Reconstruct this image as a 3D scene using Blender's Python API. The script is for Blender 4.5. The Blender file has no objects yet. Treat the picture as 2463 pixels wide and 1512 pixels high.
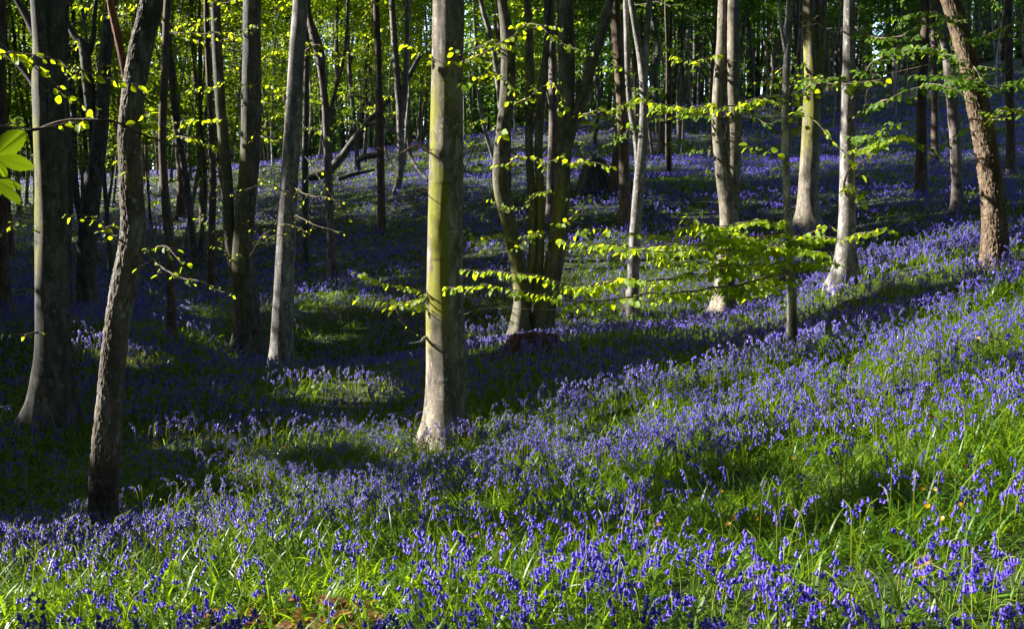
import bpy, math, random
import numpy as np
from mathutils import Vector

SC = bpy.context.scene
COL = SC.collection
rng = np.random.default_rng(11)
R = math.radians

# ------------------------------------------------------------------ camera
FPX, CX, CY = 2365.0, 1231.0, 756.0          # pixels of a 2462 x 1512 view
PITCH = R(-5.0)
CAM = np.array([0.0, 0.0, 1.45])
FWD = np.array([0.0, math.cos(PITCH), math.sin(PITCH)])
UP = np.array([0.0, -math.sin(PITCH), math.cos(PITCH)])
RT = np.array([1.0, 0.0, 0.0])

def ray(px, py):
    px = np.asarray(px, float)[..., None]; py = np.asarray(py, float)[..., None]
    return FWD + (px - CX) / FPX * RT - (py - CY) / FPX * UP
def P(px, py, d):
    """world point seen at (px, py) of the 2462-wide view, d metres along the view axis"""
    return CAM + np.asarray(d, float)[..., None] * ray(px, py)
def project(p):
    q = p - CAM
    d = q @ FWD
    dd = np.where(np.abs(d) < 1e-6, 1e-6, d)
    return CX + (q @ RT) / dd * FPX, CY - (q @ UP) / dd * FPX, d

cam_d = bpy.data.cameras.new('camera'); cam = bpy.data.objects.new('camera', cam_d); COL.objects.link(cam)
cam.location = CAM; cam.rotation_euler = (R(90) + PITCH, 0, 0)
cam_d.sensor_width = 36; cam_d.lens = 18 / math.tan(R(27.5)); cam_d.clip_start = 0.05; cam_d.clip_end = 2000
SC.camera = cam

# ------------------------------------------------------------------ sun
SUN_AZ, SUN_EL = R(81), R(29)                # to the left of the view axis
S = np.array([-math.sin(SUN_AZ) * math.cos(SUN_EL), math.cos(SUN_AZ) * math.cos(SUN_EL), math.sin(SUN_EL)])
SU = np.array([math.cos(SUN_AZ), math.sin(SUN_AZ), 0.0])
SV = np.cross(S, SU)
sl = bpy.data.lights.new('sun', 'SUN'); so = bpy.data.objects.new('sun', sl); COL.objects.link(so)
sl.energy = 5.0; sl.angle = R(0.5); sl.color = (1.0, 0.95, 0.87)
so.rotation_euler = Vector(S).to_track_quat('Z', 'Y').to_euler(); so.location = (-30, 10, 30)
w = bpy.data.worlds.new('World'); SC.world = w; w.use_nodes = True
nt = w.node_tree; bg = nt.nodes['Background']
sky = nt.nodes.new('ShaderNodeTexSky'); sky.sky_type = 'NISHITA'; sky.sun_disc = False
sky.sun_elevation = SUN_EL; sky.sun_rotation = -SUN_AZ
nt.links.new(sky.outputs[0], bg.inputs[0]); bg.inputs[1].default_value = 0.15

SC.view_settings.view_transform = 'Standard'; SC.view_settings.look = 'None'
SC.view_settings.exposure = 1.82; SC.view_settings.gamma = 1.0
SC.render.engine = 'CYCLES'
cy = SC.cycles
cy.max_bounces = 5; cy.diffuse_bounces = 1; cy.glossy_bounces = 2; cy.transmission_bounces = 3; cy.transparent_max_bounces = 4
cy.caustics_reflective = False; cy.caustics_refractive = False
cy.sample_clamp_indirect = 4.0
cy.use_denoising = True
try:
    cy.denoiser = 'OPENIMAGEDENOISE'
except Exception:
    pass

# ------------------------------------------------------------------ noise
def _hash(ix, iy, iz, seed):
    h = (ix.astype(np.int64) * 374761393 + iy.astype(np.int64) * 668265263 + iz.astype(np.int64) * 2147483647 + seed * 974634777) & 0xFFFFFFFF
    h = ((h ^ (h >> 13)) * 1274126177) & 0xFFFFFFFF
    h = ((h ^ (h >> 16)) * 2246822519) & 0xFFFFFFFF
    return ((h ^ (h >> 15)) & 0xFFFFFF) / float(0xFFFFFF)
def vnoise(x, y, z=0.0, seed=0):
    x, y, z = np.broadcast_arrays(np.asarray(x, float), np.asarray(y, float), np.asarray(z, float))
    ix, iy, iz = np.floor(x), np.floor(y), np.floor(z)
    fx, fy, fz = x - ix, y - iy, z - iz
    fx = fx * fx * (3 - 2 * fx); fy = fy * fy * (3 - 2 * fy); fz = fz * fz * (3 - 2 * fz)
    def c(a, b, d): return _hash(ix + a, iy + b, iz + d, seed)
    x00 = c(0,0,0) * (1-fx) + c(1,0,0) * fx; x10 = c(0,1,0) * (1-fx) + c(1,1,0) * fx
    x01 = c(0,0,1) * (1-fx) + c(1,0,1) * fx; x11 = c(0,1,1) * (1-fx) + c(1,1,1) * fx
    y0 = x00 * (1-fy) + x10 * fy; y1 = x01 * (1-fy) + x11 * fy
    return y0 * (1-fz) + y1 * fz
def fbm(x, y, z=0.0, seed=0, octv=3):
    s, a, t = 0.0, 1.0, 0.0
    for k in range(octv):
        s = s + a * vnoise(np.asarray(x) * 2**k, np.asarray(y) * 2**k, np.asarray(z) * 2**k, seed + k * 7); t += a; a *= 0.5
    return s / t
def sstep(a, b, x):
    t = np.clip((x - a) / (b - a), 0, 1); return t * t * (3 - 2 * t)
def unit(v):
    return v / np.maximum(np.linalg.norm(v, axis=-1, keepdims=True), 1e-9)

# ------------------------------------------------------------------ mesh building
def mesh_np(name, V, Fs, mat=None, smooth=True, attrs=None):
    me = bpy.data.meshes.new(name)
    V = np.ascontiguousarray(V, np.float32)
    Fs = [np.asarray(f, np.int32) for f in Fs if len(f)]
    me.vertices.add(len(V)); me.vertices.foreach_set('co', V.ravel())
    idx = np.concatenate([f.ravel() for f in Fs]); cnt = np.concatenate([np.full(len(f), f.shape[1], np.int32) for f in Fs])
    start = np.concatenate([[0], np.cumsum(cnt)[:-1]]).astype(np.int32)
    me.loops.add(len(idx)); me.loops.foreach_set('vertex_index', idx)
    me.polygons.add(len(cnt)); me.polygons.foreach_set('loop_start', start); me.polygons.foreach_set('loop_total', cnt)
    me.polygons.foreach_set('use_smooth', np.full(len(cnt), smooth, bool))
    if attrs:
        for k, v in attrs.items():
            a = me.attributes.new(k, 'FLOAT', 'POINT'); a.data.foreach_set('value', np.ascontiguousarray(v, np.float32))
    me.update(calc_edges=True)
    if mat: me.materials.append(mat)
    return me
def link(name, me, parent=None, loc=None):
    o = bpy.data.objects.new(name, me); COL.objects.link(o)
    if parent is not None: o.parent = parent
    if loc is not None: o.location = loc
    return o
def tag(o, label, cat=None, group=None, kind=None):
    o['label'] = label
    if cat: o['category'] = cat
    if group: o['group'] = group
    if kind: o['kind'] = kind
    return o
def thing(name, label, cat, loc, group=None):
    o = bpy.data.objects.new(name, None); COL.objects.link(o); o.location = loc; o.empty_display_size = 0.2
    return tag(o, label, cat, group)

class Geo:
    """collects geometry with per-vertex attributes for ONE mesh"""
    def __init__(s): s.V, s.F, s.A, s.n = [], [], {}, 0
    def add(s, V, Fs, **attrs):
        V = np.asarray(V)
        for f in Fs: s.F.append(np.asarray(f, np.int64) + s.n)
        s.V.append(V); m = len(V)
        for k in set(list(s.A) + list(attrs)):
            if k not in s.A: s.A[k] = [np.zeros(s.n)] if s.n else []
            v = attrs.get(k, 0.0); s.A[k].append(np.full(m, v) if np.isscalar(v) else np.asarray(v))
        s.n += m
    def build(s, name, mat, parent=None, origin=None, loc=None, smooth=True):
        V = np.concatenate(s.V)
        if origin is not None: V = V - np.asarray(origin)
        bys = {}
        for f in s.F: bys.setdefault(f.shape[1], []).append(f)
        me = mesh_np(name, V, [np.concatenate(b) for b in bys.values()], mat, smooth, {k: np.concatenate(v) for k, v in s.A.items()})
        return link(name, me, parent, loc)

def instance(TV, TF, pos, ydir, nrm, scale, xs=None):
    """place template verts (x across, y along, z normal) at many spots"""
    y = unit(ydir); x = unit(np.cross(y, nrm)); z = np.cross(x, y)
    sx = scale if xs is None else scale * xs
    V = pos[:, None, :] + TV[None, :, 0:1] * (x * sx[:, None])[:, None, :] + TV[None, :, 1:2] * (y * scale[:, None])[:, None, :] + TV[None, :, 2:3] * (z * scale[:, None])[:, None, :]
    F = TF[None] + (np.arange(len(pos)) * len(TV))[:, None, None]
    return V.reshape(-1, 3), F.reshape(-1, TF.shape[1])

LEAF_V = np.array([[0,0,0],[0,.5,-.05],[0,1,-.16],[-.24,.2,.05],[-.34,.5,.06],[-.2,.8,-.03],[.24,.2,.05],[.34,.5,.06],[.2,.8,-.03]], float)
LEAF_F = np.array([[0,1,4,3],[1,2,5,4],[0,6,7,1],[1,7,8,2]])
LEAF4_V = np.array([[0,0,0],[.36,.45,.07],[0,1,-.05],[-.36,.45,.07]], float)
LEAF4_F = np.array([[0,1,2,3]])

def catmull(pts, n):
    pts = np.asarray(pts, float)
    if len(pts) == 2: pts = np.array([pts[0], (pts[0]+pts[1])/2, pts[1]])
    ext = np.concatenate([[2*pts[0]-pts[1]], pts, [2*pts[-1]-pts[-2]]])
    seg = np.linalg.norm(np.diff(pts[:, :3], axis=0), axis=1); cum = np.concatenate([[0], np.cumsum(seg)])
    t = np.linspace(0, cum[-1], n); i = np.clip(np.searchsorted(cum, t, 'right') - 1, 0, len(pts) - 2)
    u = ((t - cum[i]) / np.maximum(seg[i], 1e-9))[:, None]
    p0, p1, p2, p3 = ext[i], ext[i+1], ext[i+2], ext[i+3]
    return 0.5 * (2*p1 + (p2-p0)*u + (2*p0-5*p1+4*p2-p3)*u*u + (3*p1-p0-3*p2+p3)*u**3)

def tube(path, rad, ns=8, ang0=0.0, close=True):
    """path (n,3), rad (n,) or (n,ns) -> verts, [quads]"""
    path = np.asarray(path, float); n = len(path)
    T = unit(np.gradient(path, axis=0))
    mean = unit(path[-1] - path[0])
    ref = np.array([0, 1.0, 0]) if abs(mean[2]) > 0.75 else np.array([0, 0, 1.0])
    A = unit(np.cross(T, ref)); B = np.cross(A, T)
    th = ang0 + np.arange(ns) / ns * 2 * math.pi
    rad = np.asarray(rad, float)
    if rad.ndim == 1: rad = np.repeat(rad[:, None], ns, 1)
    V = path[:, None] + rad[..., None] * (np.cos(th)[None, :, None] * A[:, None] + np.sin(th)[None, :, None] * B[:, None])
    V = V.reshape(-1, 3)
    i = np.arange(n - 1)[:, None] * ns; j = np.arange(ns)[None]; k = (j + 1) % ns
    Q = np.stack([i + j, i + k, i + ns + k, i + ns + j], -1).reshape(-1, 4)
    Fs = [Q]
    if close:
        V = np.concatenate([V, path[:1], path[-1:]])
        c0, c1 = n * ns, n * ns + 1; jj = np.arange(ns); kk = (jj + 1) % ns
        Fs.append(np.stack([np.full(ns, c0), kk, jj], -1)); b = (n - 1) * ns
        Fs.append(np.stack([np.full(ns, c1), b + jj, b + kk], -1))
    return V, Fs

# ------------------------------------------------------------------ terrain
# (pixel x, pixel y, metres along the view axis) of spots of ground seen in the photograph
ANCH = [
 (1231,1512,3.3),(0,1512,3.8),(2462,1512,3.0),(600,1512,3.5),(1850,1512,3.1),
 (0,1335,6.0),(240,1285,7.0),(620,1145,8.8),(1070,1046,10.4),(1500,950,10.6),(1905,838,10.8),(2250,740,10.5),(2462,660,10.0),
 (1231,1250,5.7),(1850,1150,5.6),(2400,1050,5.0),(700,1300,5.8),
 (120,990,12.0),(400,1040,11.0),(675,895,19),(600,830,20),(412,792,18),(205,735,23),(505,705,27),(800,658,27),(917,555,33),
 (1265,820,18),(1522,742,22),(1745,762,20),(1505,522,29),(1940,540,26),(2035,650,15.5),(2395,625,14),(2300,498,25),(2215,448,30),(10,725,22),
 (957,462,38),(1430,445,34),(350,480,46),(60,535,44),(900,375,52),(1150,370,50),(1600,262,62),(1900,300,58),(2200,300,50),(2430,405,32),(1608,402,40),
 (1000,700,24),(1000,860,17),(300,880,15),(1500,800,15.5),(1745,806,15.5),(1905,778,15),(1640,790,17),
]
ap = np.array([P(a, b, d) for a, b, d in ANCH])
extra = np.array([
 (0,0,0),(-2,-4,0),(3,-3,.5),(-6,0,-.7),(6,2,1.0),(10,5,1.7),(-12,4,-1.6),(-14,12,-2.1),(-25,10,-2.6),(-30,25,-1.5),(-45,10,-3),(-45,40,1.5),(18,8,2.6),(25,20,3.8),(30,35,6.5),(45,25,7),
 (-30,70,5),(0,75,8),(25,75,12),(45,70,14),(-60,70,4),(-60,0,-4),(60,0,7),(60,70,16),(0,115,12),(-60,115,7),(60,115,21),(0,-14,.3),(-30,-14,-2.5),(30,-14,3.2),(12,-6,1.8)], float)
ap[:, 2] -= np.clip((ap[:, 1] - 4.5) / 3, 0, 1) * .14     # the flowers hide the foot of everything
ap = np.concatenate([ap, extra])
def tps_fit(X, z, lam):
    n = len(X); r = np.linalg.norm(X[:, None] - X[None], axis=2)
    K = np.where(r > 0, r*r*np.log(np.maximum(r, 1e-9)), 0) + lam * np.eye(n)
    Pm = np.c_[np.ones(n), X]; M = np.block([[K, Pm], [Pm.T, np.zeros((3,3))]])
    return np.linalg.solve(M, np.r_[z, 0, 0, 0])
_X = ap[:, :2]; _W = tps_fit(_X, ap[:, 2], .25)
GX = np.arange(-70, 70.01, 0.4); GY = np.arange(-14, 118.01, 0.4)
_gx, _gy = np.meshgrid(GX, GY)
_q = np.c_[_gx.ravel(), _gy.ravel()]
_z = np.empty(len(_q))
for a in range(0, len(_q), 20000):
    q = _q[a:a+20000]; r = np.linalg.norm(q[:, None] - _X[None], axis=2)
    _z[a:a+20000] = np.where(r > 0, r*r*np.log(np.maximum(r, 1e-9)), 0) @ _W[:-3] + _W[-3] + q @ _W[-2:]
GZ = _z.reshape(_gx.shape)
GZ = GZ + (fbm(_gx*.35, _gy*.35, 0, 3) - .5) * .22 * sstep(4, 14, np.hypot(_gx, _gy)) + (fbm(_gx*.9, _gy*.9, 0, 5, 2) - .5) * .10
def H(x, y):
    fx = np.clip((np.asarray(x, float) - GX[0]) / .4, 0, len(GX) - 1.001); fy = np.clip((np.asarray(y, float) - GY[0]) / .4, 0, len(GY) - 1.001)
    i, j = fx.astype(int), fy.astype(int); u, v = fx - i, fy - j
    return GZ[j,i]*(1-u)*(1-v) + GZ[j,i+1]*u*(1-v) + GZ[j+1,i]*(1-u)*v + GZ[j+1,i+1]*u*v
DS = 1.6 * np.exp(np.linspace(0, math.log(110/1.6), 420))
def hit(px, py):
    """first ground point seen through pixels"""
    px = np.atleast_1d(px).astype(float); py = np.atleast_1d(py).astype(float)
    r = ray(px, py); out = np.full((len(px), 3), np.nan); d_ = np.full(len(px), np.nan)
    done = np.zeros(len(px), bool); prev = np.full(len(px), DS[0])
    for d in DS:
        p = CAM + d * r; b = (p[:, 2] < H(p[:, 0], p[:, 1])) & ~done
        d_[b] = (prev[b] + d) / 2; done |= b; prev[:] = d
        if done.all(): break
    ok = ~np.isnan(d_); out[ok] = CAM + d_[ok, None] * r[ok]; out[ok, 2] = H(out[ok, 0], out[ok, 1])
    return out, d_

# ------------------------------------------------------------------ materials
def node_mat(name):
    m = bpy.data.materials.new(name); m.use_nodes = True
    n = m.node_tree.nodes; b = n['Principled BSDF']; return m, m.node_tree, b
def N(t, typ, **kw):
    n = t.nodes.new(typ)
    for k, v in kw.items(): setattr(n, k, v)
    return n
def noise_node(t, vec, scale, detail=3, rough=.6):
    n = N(t, 'ShaderNodeTexNoise'); n.inputs['Scale'].default_value = scale; n.inputs['Detail'].default_value = detail; n.inputs['Roughness'].default_value = rough
    t.links.new(vec, n.inputs['Vector']); return n.outputs['Fac']
def ramp(t, fac, a, b, ca, cb):
    r = N(t, 'ShaderNodeValToRGB'); r.color_ramp.elements[0].position = a; r.color_ramp.elements[1].position = b
    r.color_ramp.elements[0].color = (*ca, 1); r.color_ramp.elements[1].color = (*cb, 1); t.links.new(fac, r.inputs[0]); return r.outputs[0]
def mixc(t, fac, a, b, mode='MIX'):
    m = N(t, 'ShaderNodeMix', data_type='RGBA', blend_type=mode)
    for inp, v in ((0, fac), (6, a), (7, b)):
        if hasattr(v, 'is_linked'): t.links.new(v, m.inputs[inp])
        elif inp == 0: m.inputs[0].default_value = v
        else: m.inputs[inp].default_value = (*v, 1)
    return m.outputs[2]
def mapping(t, sc):
    tc = N(t, 'ShaderNodeTexCoord'); mp = N(t, 'ShaderNodeMapping'); mp.inputs['Scale'].default_value = sc
    t.links.new(tc.outputs['Object'], mp.inputs[0]); return mp.outputs[0]
def attr(t, name): 
    a = N(t, 'ShaderNodeAttribute', attribute_name=name); return a.outputs['Fac']

def bark(name, dark, light, patch, band=True, bump=.5, rough=.8, fine=40):
    m, t, b = node_mat(name)
    v1 = mapping(t, (2.2, 2.2, 1.1)); v2 = mapping(t, (6, 6, 45)) if band else mapping(t, (26, 26, 5)); v3 = mapping(t, (1, 1, .35))
    c = ramp(t, noise_node(t, v1, 3.0, 7, .68), .36, .62, dark, light)
    c = mixc(t, ramp(t, noise_node(t, v3, 9, 6, .7), .52, .60, (0,0,0), (1,1,1)), c, patch)
    lines = noise_node(t, v2, 1.3, 4, .65)
    c = mixc(t, ramp(t, lines, .60, .72, (0,0,0), (.7,.7,.7)), c, tuple(x*.35 for x in dark))
    st_ = ramp(t, noise_node(t, mapping(t, (7, 7, .55)), 1.6, 5, .65), .46, .66, (1,1,1), (.42,.40,.37)); c = mixc(t, .75, c, st_, 'MULTIPLY')
    bl = ramp(t, noise_node(t, mapping(t, (1, 1, .6)), 22, 4, .6), .60, .66, (0,0,0), (.8,.8,.8)); c = mixc(t, bl, c, tuple(min(x * 1.5, .6) for x in patch))
    gran = noise_node(t, mapping(t, (1,1,1)), fine*3, 3, .7)
    c = mixc(t, .35, c, ramp(t, gran, .3, .7, (.25,.25,.25), (1,1,1)), 'MULTIPLY')
    # green algae film is a real stain on the trunk; crevices are coloured darker
    c = mixc(t, attr(t, 'moss'), c, (.19, .19, .010))
    c = mixc(t, attr(t, 'crack'), c, tuple(x*.22 for x in dark))
    t.links.new(c, b.inputs['Base Color']); b.inputs['Roughness'].default_value = rough; b.inputs['Specular IOR Level'].default_value = .35
    h = N(t, 'ShaderNodeMath', operation='MULTIPLY_ADD'); t.links.new(lines, h.inputs[0]); h.inputs[1].default_value = -.8 if band else 1.2; t.links.new(gran, h.inputs[2])
    bp = N(t, 'ShaderNodeBump'); bp.inputs['Strength'].default_value = bump; bp.inputs['Distance'].default_value = .012
    t.links.new(h.outputs[0], bp.inputs['Height']); t.links.new(bp.outputs[0], b.inputs['Normal']); return m
M = {}
M['beech'] = bark('beech_bark', (0.105, 0.098, 0.088), (0.29, 0.27, 0.245), (0.4, 0.385, 0.36))
M['beech_warm'] = bark('warm_beech_bark', (0.1, 0.082, 0.062), (0.255, 0.215, 0.17), (0.34, 0.31, 0.24))
M['beech_dark'] = bark('dark_beech_bark', (0.040, 0.038, 0.034), (0.115, 0.108, 0.097), (0.15, 0.143, 0.13))
M['olive'] = bark('olive_grey_bark', (.050,.045,.028), (.140,.126,.086), (.19,.18,.14))
M['rough_grey'] = bark('rough_grey_bark', (.100,.076,.055), (.245,.200,.150), (.36,.33,.29), False, .9, .75)
M['rough_brown'] = bark('rough_brown_bark', (0.115,0.072,0.043), (0.259,0.184,0.119), (0.288,0.216,0.144), False, .9, .8)
M['brown'] = bark('brown_bark', (0.072,0.048,0.036), (0.144,0.102,0.078), (0.168,0.132,0.108), False, .6)
M['birch'] = bark('mottled_bark', (0.150,0.120,0.112), (0.270,0.225,0.210), (0.075,0.053,0.045), True, .7)
M['twig'] = bark('twig_bark', (.13,.085,.065), (.24,.17,.14), (.22,.18,.15), False, .2)
M['red_bark'] = bark('red_brown_bark', (.20,.075,.035), (.34,.14,.07), (.25,.12,.07), False, .8)
M['rotten'] = bark('rotten_wood', (.050,.022,.012), (.150,.066,.036), (.09,.042,.02), False, 1.0)

def leafmat(name, dark, light, trans, tmix=.5, rough=.42, spec=.4):
    m, t, b = node_mat(name)
    r = attr(t, 'rnd')
    c = ramp(t, r, .0, 1., dark, light); ct = ramp(t, r, .0, 1., tuple(x*.7 for x in trans), trans)
    t.links.new(c, b.inputs['Base Color']); b.inputs['Roughness'].default_value = rough; b.inputs['Specular IOR Level'].default_value = spec
    tr = N(t, 'ShaderNodeBsdfTranslucent'); t.links.new(ct, tr.inputs[0])
    mx = N(t, 'ShaderNodeMixShader'); mx.inputs[0].default_value = tmix
    out = t.nodes['Material Output']
    t.links.new(b.outputs[0], mx.inputs[1]); t.links.new(tr.outputs[0], mx.inputs[2]); t.links.new(mx.outputs[0], out.inputs[0]); return m
M['leaf'] = leafmat('beech_leaf', (.13,.22,.006), (.22,.33,.010), (.66,.80,.012), .60, .5, .3)
M['sycamore'] = leafmat('sycamore_leaf', (.02,.05,.004), (.07,.13,.006), (.13,.20,.004), .62, .6, .15)
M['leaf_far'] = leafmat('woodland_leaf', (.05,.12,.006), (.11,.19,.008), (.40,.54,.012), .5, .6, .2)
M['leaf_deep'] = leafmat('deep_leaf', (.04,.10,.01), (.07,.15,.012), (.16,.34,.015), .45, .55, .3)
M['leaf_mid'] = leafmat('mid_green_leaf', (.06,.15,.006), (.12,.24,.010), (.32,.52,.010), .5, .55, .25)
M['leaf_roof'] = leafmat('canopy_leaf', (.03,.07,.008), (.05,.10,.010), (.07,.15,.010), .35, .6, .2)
M['grass'] = leafmat('bluebell_leaf', (.012,.042,.004), (.100,.205,.009), (.44,.66,.012), .40, .40, .42)
M['stem'] = leafmat('flower_stem', (.14,.22,.02), (.24,.32,.03), (.45,.52,.03), .3, .4, .5)
M['petal'] = leafmat('bluebell_petal', (.045,.026,.42), (.19,.125,.68), (.20,.125,.85), .30, .42, .4)
M['yellow'] = leafmat('yellow_petal', (.50,.24,.002), (.55,.28,.003), (.5,.25,.002), .25, .3, .5)
M['dead_leaf'] = leafmat('dead_leaf', (.16,.06,.025), (.34,.15,.07), (.40,.16,.06), .3, .6, .3)

def soil_mat():
    m, t, b = node_mat('woodland_floor')
    v = mapping(t, (1,1,1))
    c = ramp(t, noise_node(t, v, 1.1, 5), .35, .7, (.018,.030,.006), (.035,.055,.012))
    c = mixc(t, ramp(t, noise_node(t, v, 14, 5, .7), .55, .68, (0,0,0), (1,1,1)), c, (.070,.036,.020))
    t.links.new(c, b.inputs['Base Color']); b.inputs['Roughness'].default_value = .9
    bp = N(t, 'ShaderNodeBump'); bp.inputs['Strength'].default_value = .8; bp.inputs['Distance'].default_value = .04
    t.links.new(noise_node(t, v, 25, 5, .7), bp.inputs['Height']); t.links.new(bp.outputs[0], b.inputs['Normal']); return m
M['soil'] = soil_mat()

# ------------------------------------------------------------------ ground
gx = np.concatenate([[-400,-250,-150,-100,-80], np.arange(-68, -14, 1.0), np.arange(-14, 14, .3), np.arange(14, 69, 1.0), [80,100,150,250,400]])
gy = np.concatenate([[-300,-120,-50,-25], np.arange(-13, 2, 1.0), np.arange(2, 40, .3), np.arange(40, 117, 1.2), [130,160,220,300,450]])
xx, yy = np.meshgrid(gx, gy)
zz = H(xx, yy)
far = np.maximum(np.maximum(np.abs(xx) - 69, yy - 117), 0); zz = zz + far * .05
V = np.stack([xx, yy, zz], -1).reshape(-1, 3); nx, ny = len(gx), len(gy)
i = (np.arange(ny - 1)[:, None] * nx + np.arange(nx - 1)[None]).ravel()
g = link('ground', mesh_np('ground', V, [np.stack([i, i+1, i+nx+1, i+nx], -1)], M['soil'])); tag(g, 'sloping woodland floor of dark soil and leaf mould', kind='structure')

# ------------------------------------------------------------------ light: where sun and shade are wanted, for shaping the crowns
CELL = 0.16; UO, VO = -60.0, -60.0; NU, NV = 900, 800
def uvs(p): return p @ SU, p @ SV, p @ S
OPEN = np.full((NU, NV), np.inf); NEED = np.full((NU, NV), np.inf)
def mark(grid, p, rad=1):
    u, v, s = uvs(np.asarray(p)); i = ((u - UO) / CELL).astype(int); j = ((v - VO) / CELL).astype(int)
    for a in range(-rad, rad + 1):
        for b in range(-rad, rad + 1):
            ii, jj = np.clip(i + a, 0, NU - 1), np.clip(j + b, 0, NV - 1); np.minimum.at(grid, (ii, jj), s)
def cells(p):
    u, v, s = uvs(p); return np.clip(((u - UO) / CELL).astype(int), 0, NU - 1), np.clip(((v - VO) / CELL).astype(int), 0, NV - 1), s
def in_poly(px, py, poly):
    c = np.zeros(px.shape, bool); n = len(poly); j = n - 1
    for i in range(n):
        (xi, yi), (xj, yj) = poly[i], poly[j]
        if yi != yj: c ^= ((yi > py) != (yj > py)) & (px < (xj - xi) * (py - yi) / (yj - yi) + xi)
        j = i
    return c
# areas of ground in the sun (as seen in the photograph) and how much of each
LIT = [
 ([(0,1285),(230,1245),(420,1195),(640,1120),(800,1060),(1000,1030),(1130,1005),(1300,965),(1500,935),(1700,895),(1900,850),(2100,800),(2300,745),(2462,705),(2462,1100),(2462,1512),(0,1512)], .46),
 ([(0,1300),(240,1260),(520,1215),(700,1230),(640,1300),(420,1370),(0,1400)], .80),
 ([(0,1380),(300,1410),(640,1440),(1000,1460),(1250,1470),(1250,1580),(0,1580)], .85),
 ([(1500,1380),(2462,1400),(2462,1560),(1500,1560)], .82),
 ([(540,1230),(900,1180),(1010,1200),(930,1290),(560,1310)], .97),
 ([(860,1090),(1060,1050),(1180,1060),(1300,1080),(1150,1170),(870,1170)], .92),
 ([(1080,1030),(1420,950),(1650,920),(1640,1010),(1300,1080),(1120,1080)], .85),
 ([(1150,1110),(1420,1080),(1560,1200),(1380,1270),(1180,1250)], .85),
 ([(560,1340),(900,1310),(1250,1330),(1560,1320),(1640,1400),(1400,1470),(1000,1440),(640,1430)], .88),
 ([(1640,900),(2040,810),(2462,760),(2462,1060),(2100,1080),(1700,1060)], .82),
 ([(2250,1060),(2462,1040),(2462,1130),(2250,1130)], .9),
 ([(1950,1290),(2462,1230),(2462,1430),(2000,1430)], .88),
 ([(330,1060),(560,1040),(760,1090),(640,1150),(400,1200),(300,1160)], .50),
 ([(640,1060),(1010,1000),(1010,1060),(660,1110)], .85),
 ([(320,640),(560,650),(560,780),(420,790),(320,770)], .7),
 ([(690,590),(860,570),(860,660),(700,710),(640,760),(620,690)], .55),
 ([(0,480),(160,490),(160,600),(0,640)], .5),
 ([(340,440),(560,440),(560,520),(340,560)], .5),
 ([(560,420),(1030,320),(1030,450),(760,480),(600,540)], .36),
 ([(1110,350),(1230,350),(1230,540),(1110,560)], .42),
 ([(1760,700),(1890,690),(1980,740),(1880,790),(1760,770)], .9),
 ([(1900,690),(2120,610),(2360,555),(2380,600),(2150,670),(1960,740)], .9),
 ([(2080,440),(2462,420),(2462,560),(2080,600)], .12),
 ([(1380,250),(1480,250),(1480,360),(1380,380)], .5),
 ([(1390,440),(1720,440),(1720,540),(1390,540)], .12),
 ([(300,900),(1000,880),(1000,1010),(300,1030)], .17),
 ([(0,560),(1020,560),(1020,900),(0,900)], .24),
 ([(1120,480),(2100,380),(2100,640),(1120,760)], .03),
]
DARK = [  # patches of shade inside the sunny slope
 ([(1760,1190),(1950,1150),(2150,1170),(2220,1290),(2030,1340),(1800,1310)], .85),
 ([(1480,1100),(1850,1060),(1920,1120),(1560,1170)], .70),
 ([(960,1275),(1500,1265),(1750,1330),(1500,1335),(1000,1325)], .80),
 ([(640,1470),(960,1470),(960,1512),(640,1512)], .35),
 ([(300,1440),(520,1450),(520,1512),(300,1512)], .4),
 ([(1240,1460),(1500,1440),(1700,1450),(1600,1512),(1240,1512)], .4),
 ([(2050,1440),(2250,1430),(2200,1512),(2080,1512)], .4),
 ([(1560,1180),(1760,1170),(1780,1280),(1580,1290)], .6),
 ([(2150,1130),(2462,1130),(2462,1220),(2200,1230)], .75),
 ([(2000,880),(2462,830),(2462,880),(2050,930)], .45),
]
_px, _py = np.meshgrid(np.arange(-200, 2664, 7.0), np.arange(200, 1620, 7.0)); _px, _py = _px.ravel(), _py.ravel()
gp, gd = hit(_px, _py); ok = ~np.isnan(gd); gp, _px, _py = gp[ok], _px[ok], _py[ok]
st = np.zeros(len(gp))
cpx, cpy = np.clip(_px, 1, 2461), np.clip(_py, 1, 1511)
for poly, k in LIT: st = np.where(in_poly(cpx, cpy, poly), np.maximum(st, k), st)
for poly, k in DARK: st = np.where(in_poly(cpx, cpy, poly), np.minimum(st, 1 - k), st)
_u, _v, _s = uvs(gp)
dap = .65 * fbm(_u * .8, _v * 1.2, 0, 21, 2) + .35 * fbm(_u * 2.2, _v * 2.2, 0, 31, 2)
dap = np.argsort(np.argsort(dap)) / len(dap)
lit = dap < st
gl = gp[lit] + np.array([0, 0, .15]); gs = gp[~lit] + np.array([0, 0, .15])
near = np.hypot(gl[:, 0], gl[:, 1]) < 14; stl = st[lit]
dl_ = np.hypot(gl[:, 0], gl[:, 1]); hi = (stl > .80) & ((dl_ > 12) | (dl_ < 5))
mark(OPEN, gl[hi], 1); mark(OPEN, gl[~hi], 0)
mark(NEED, gs, 1)
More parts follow.
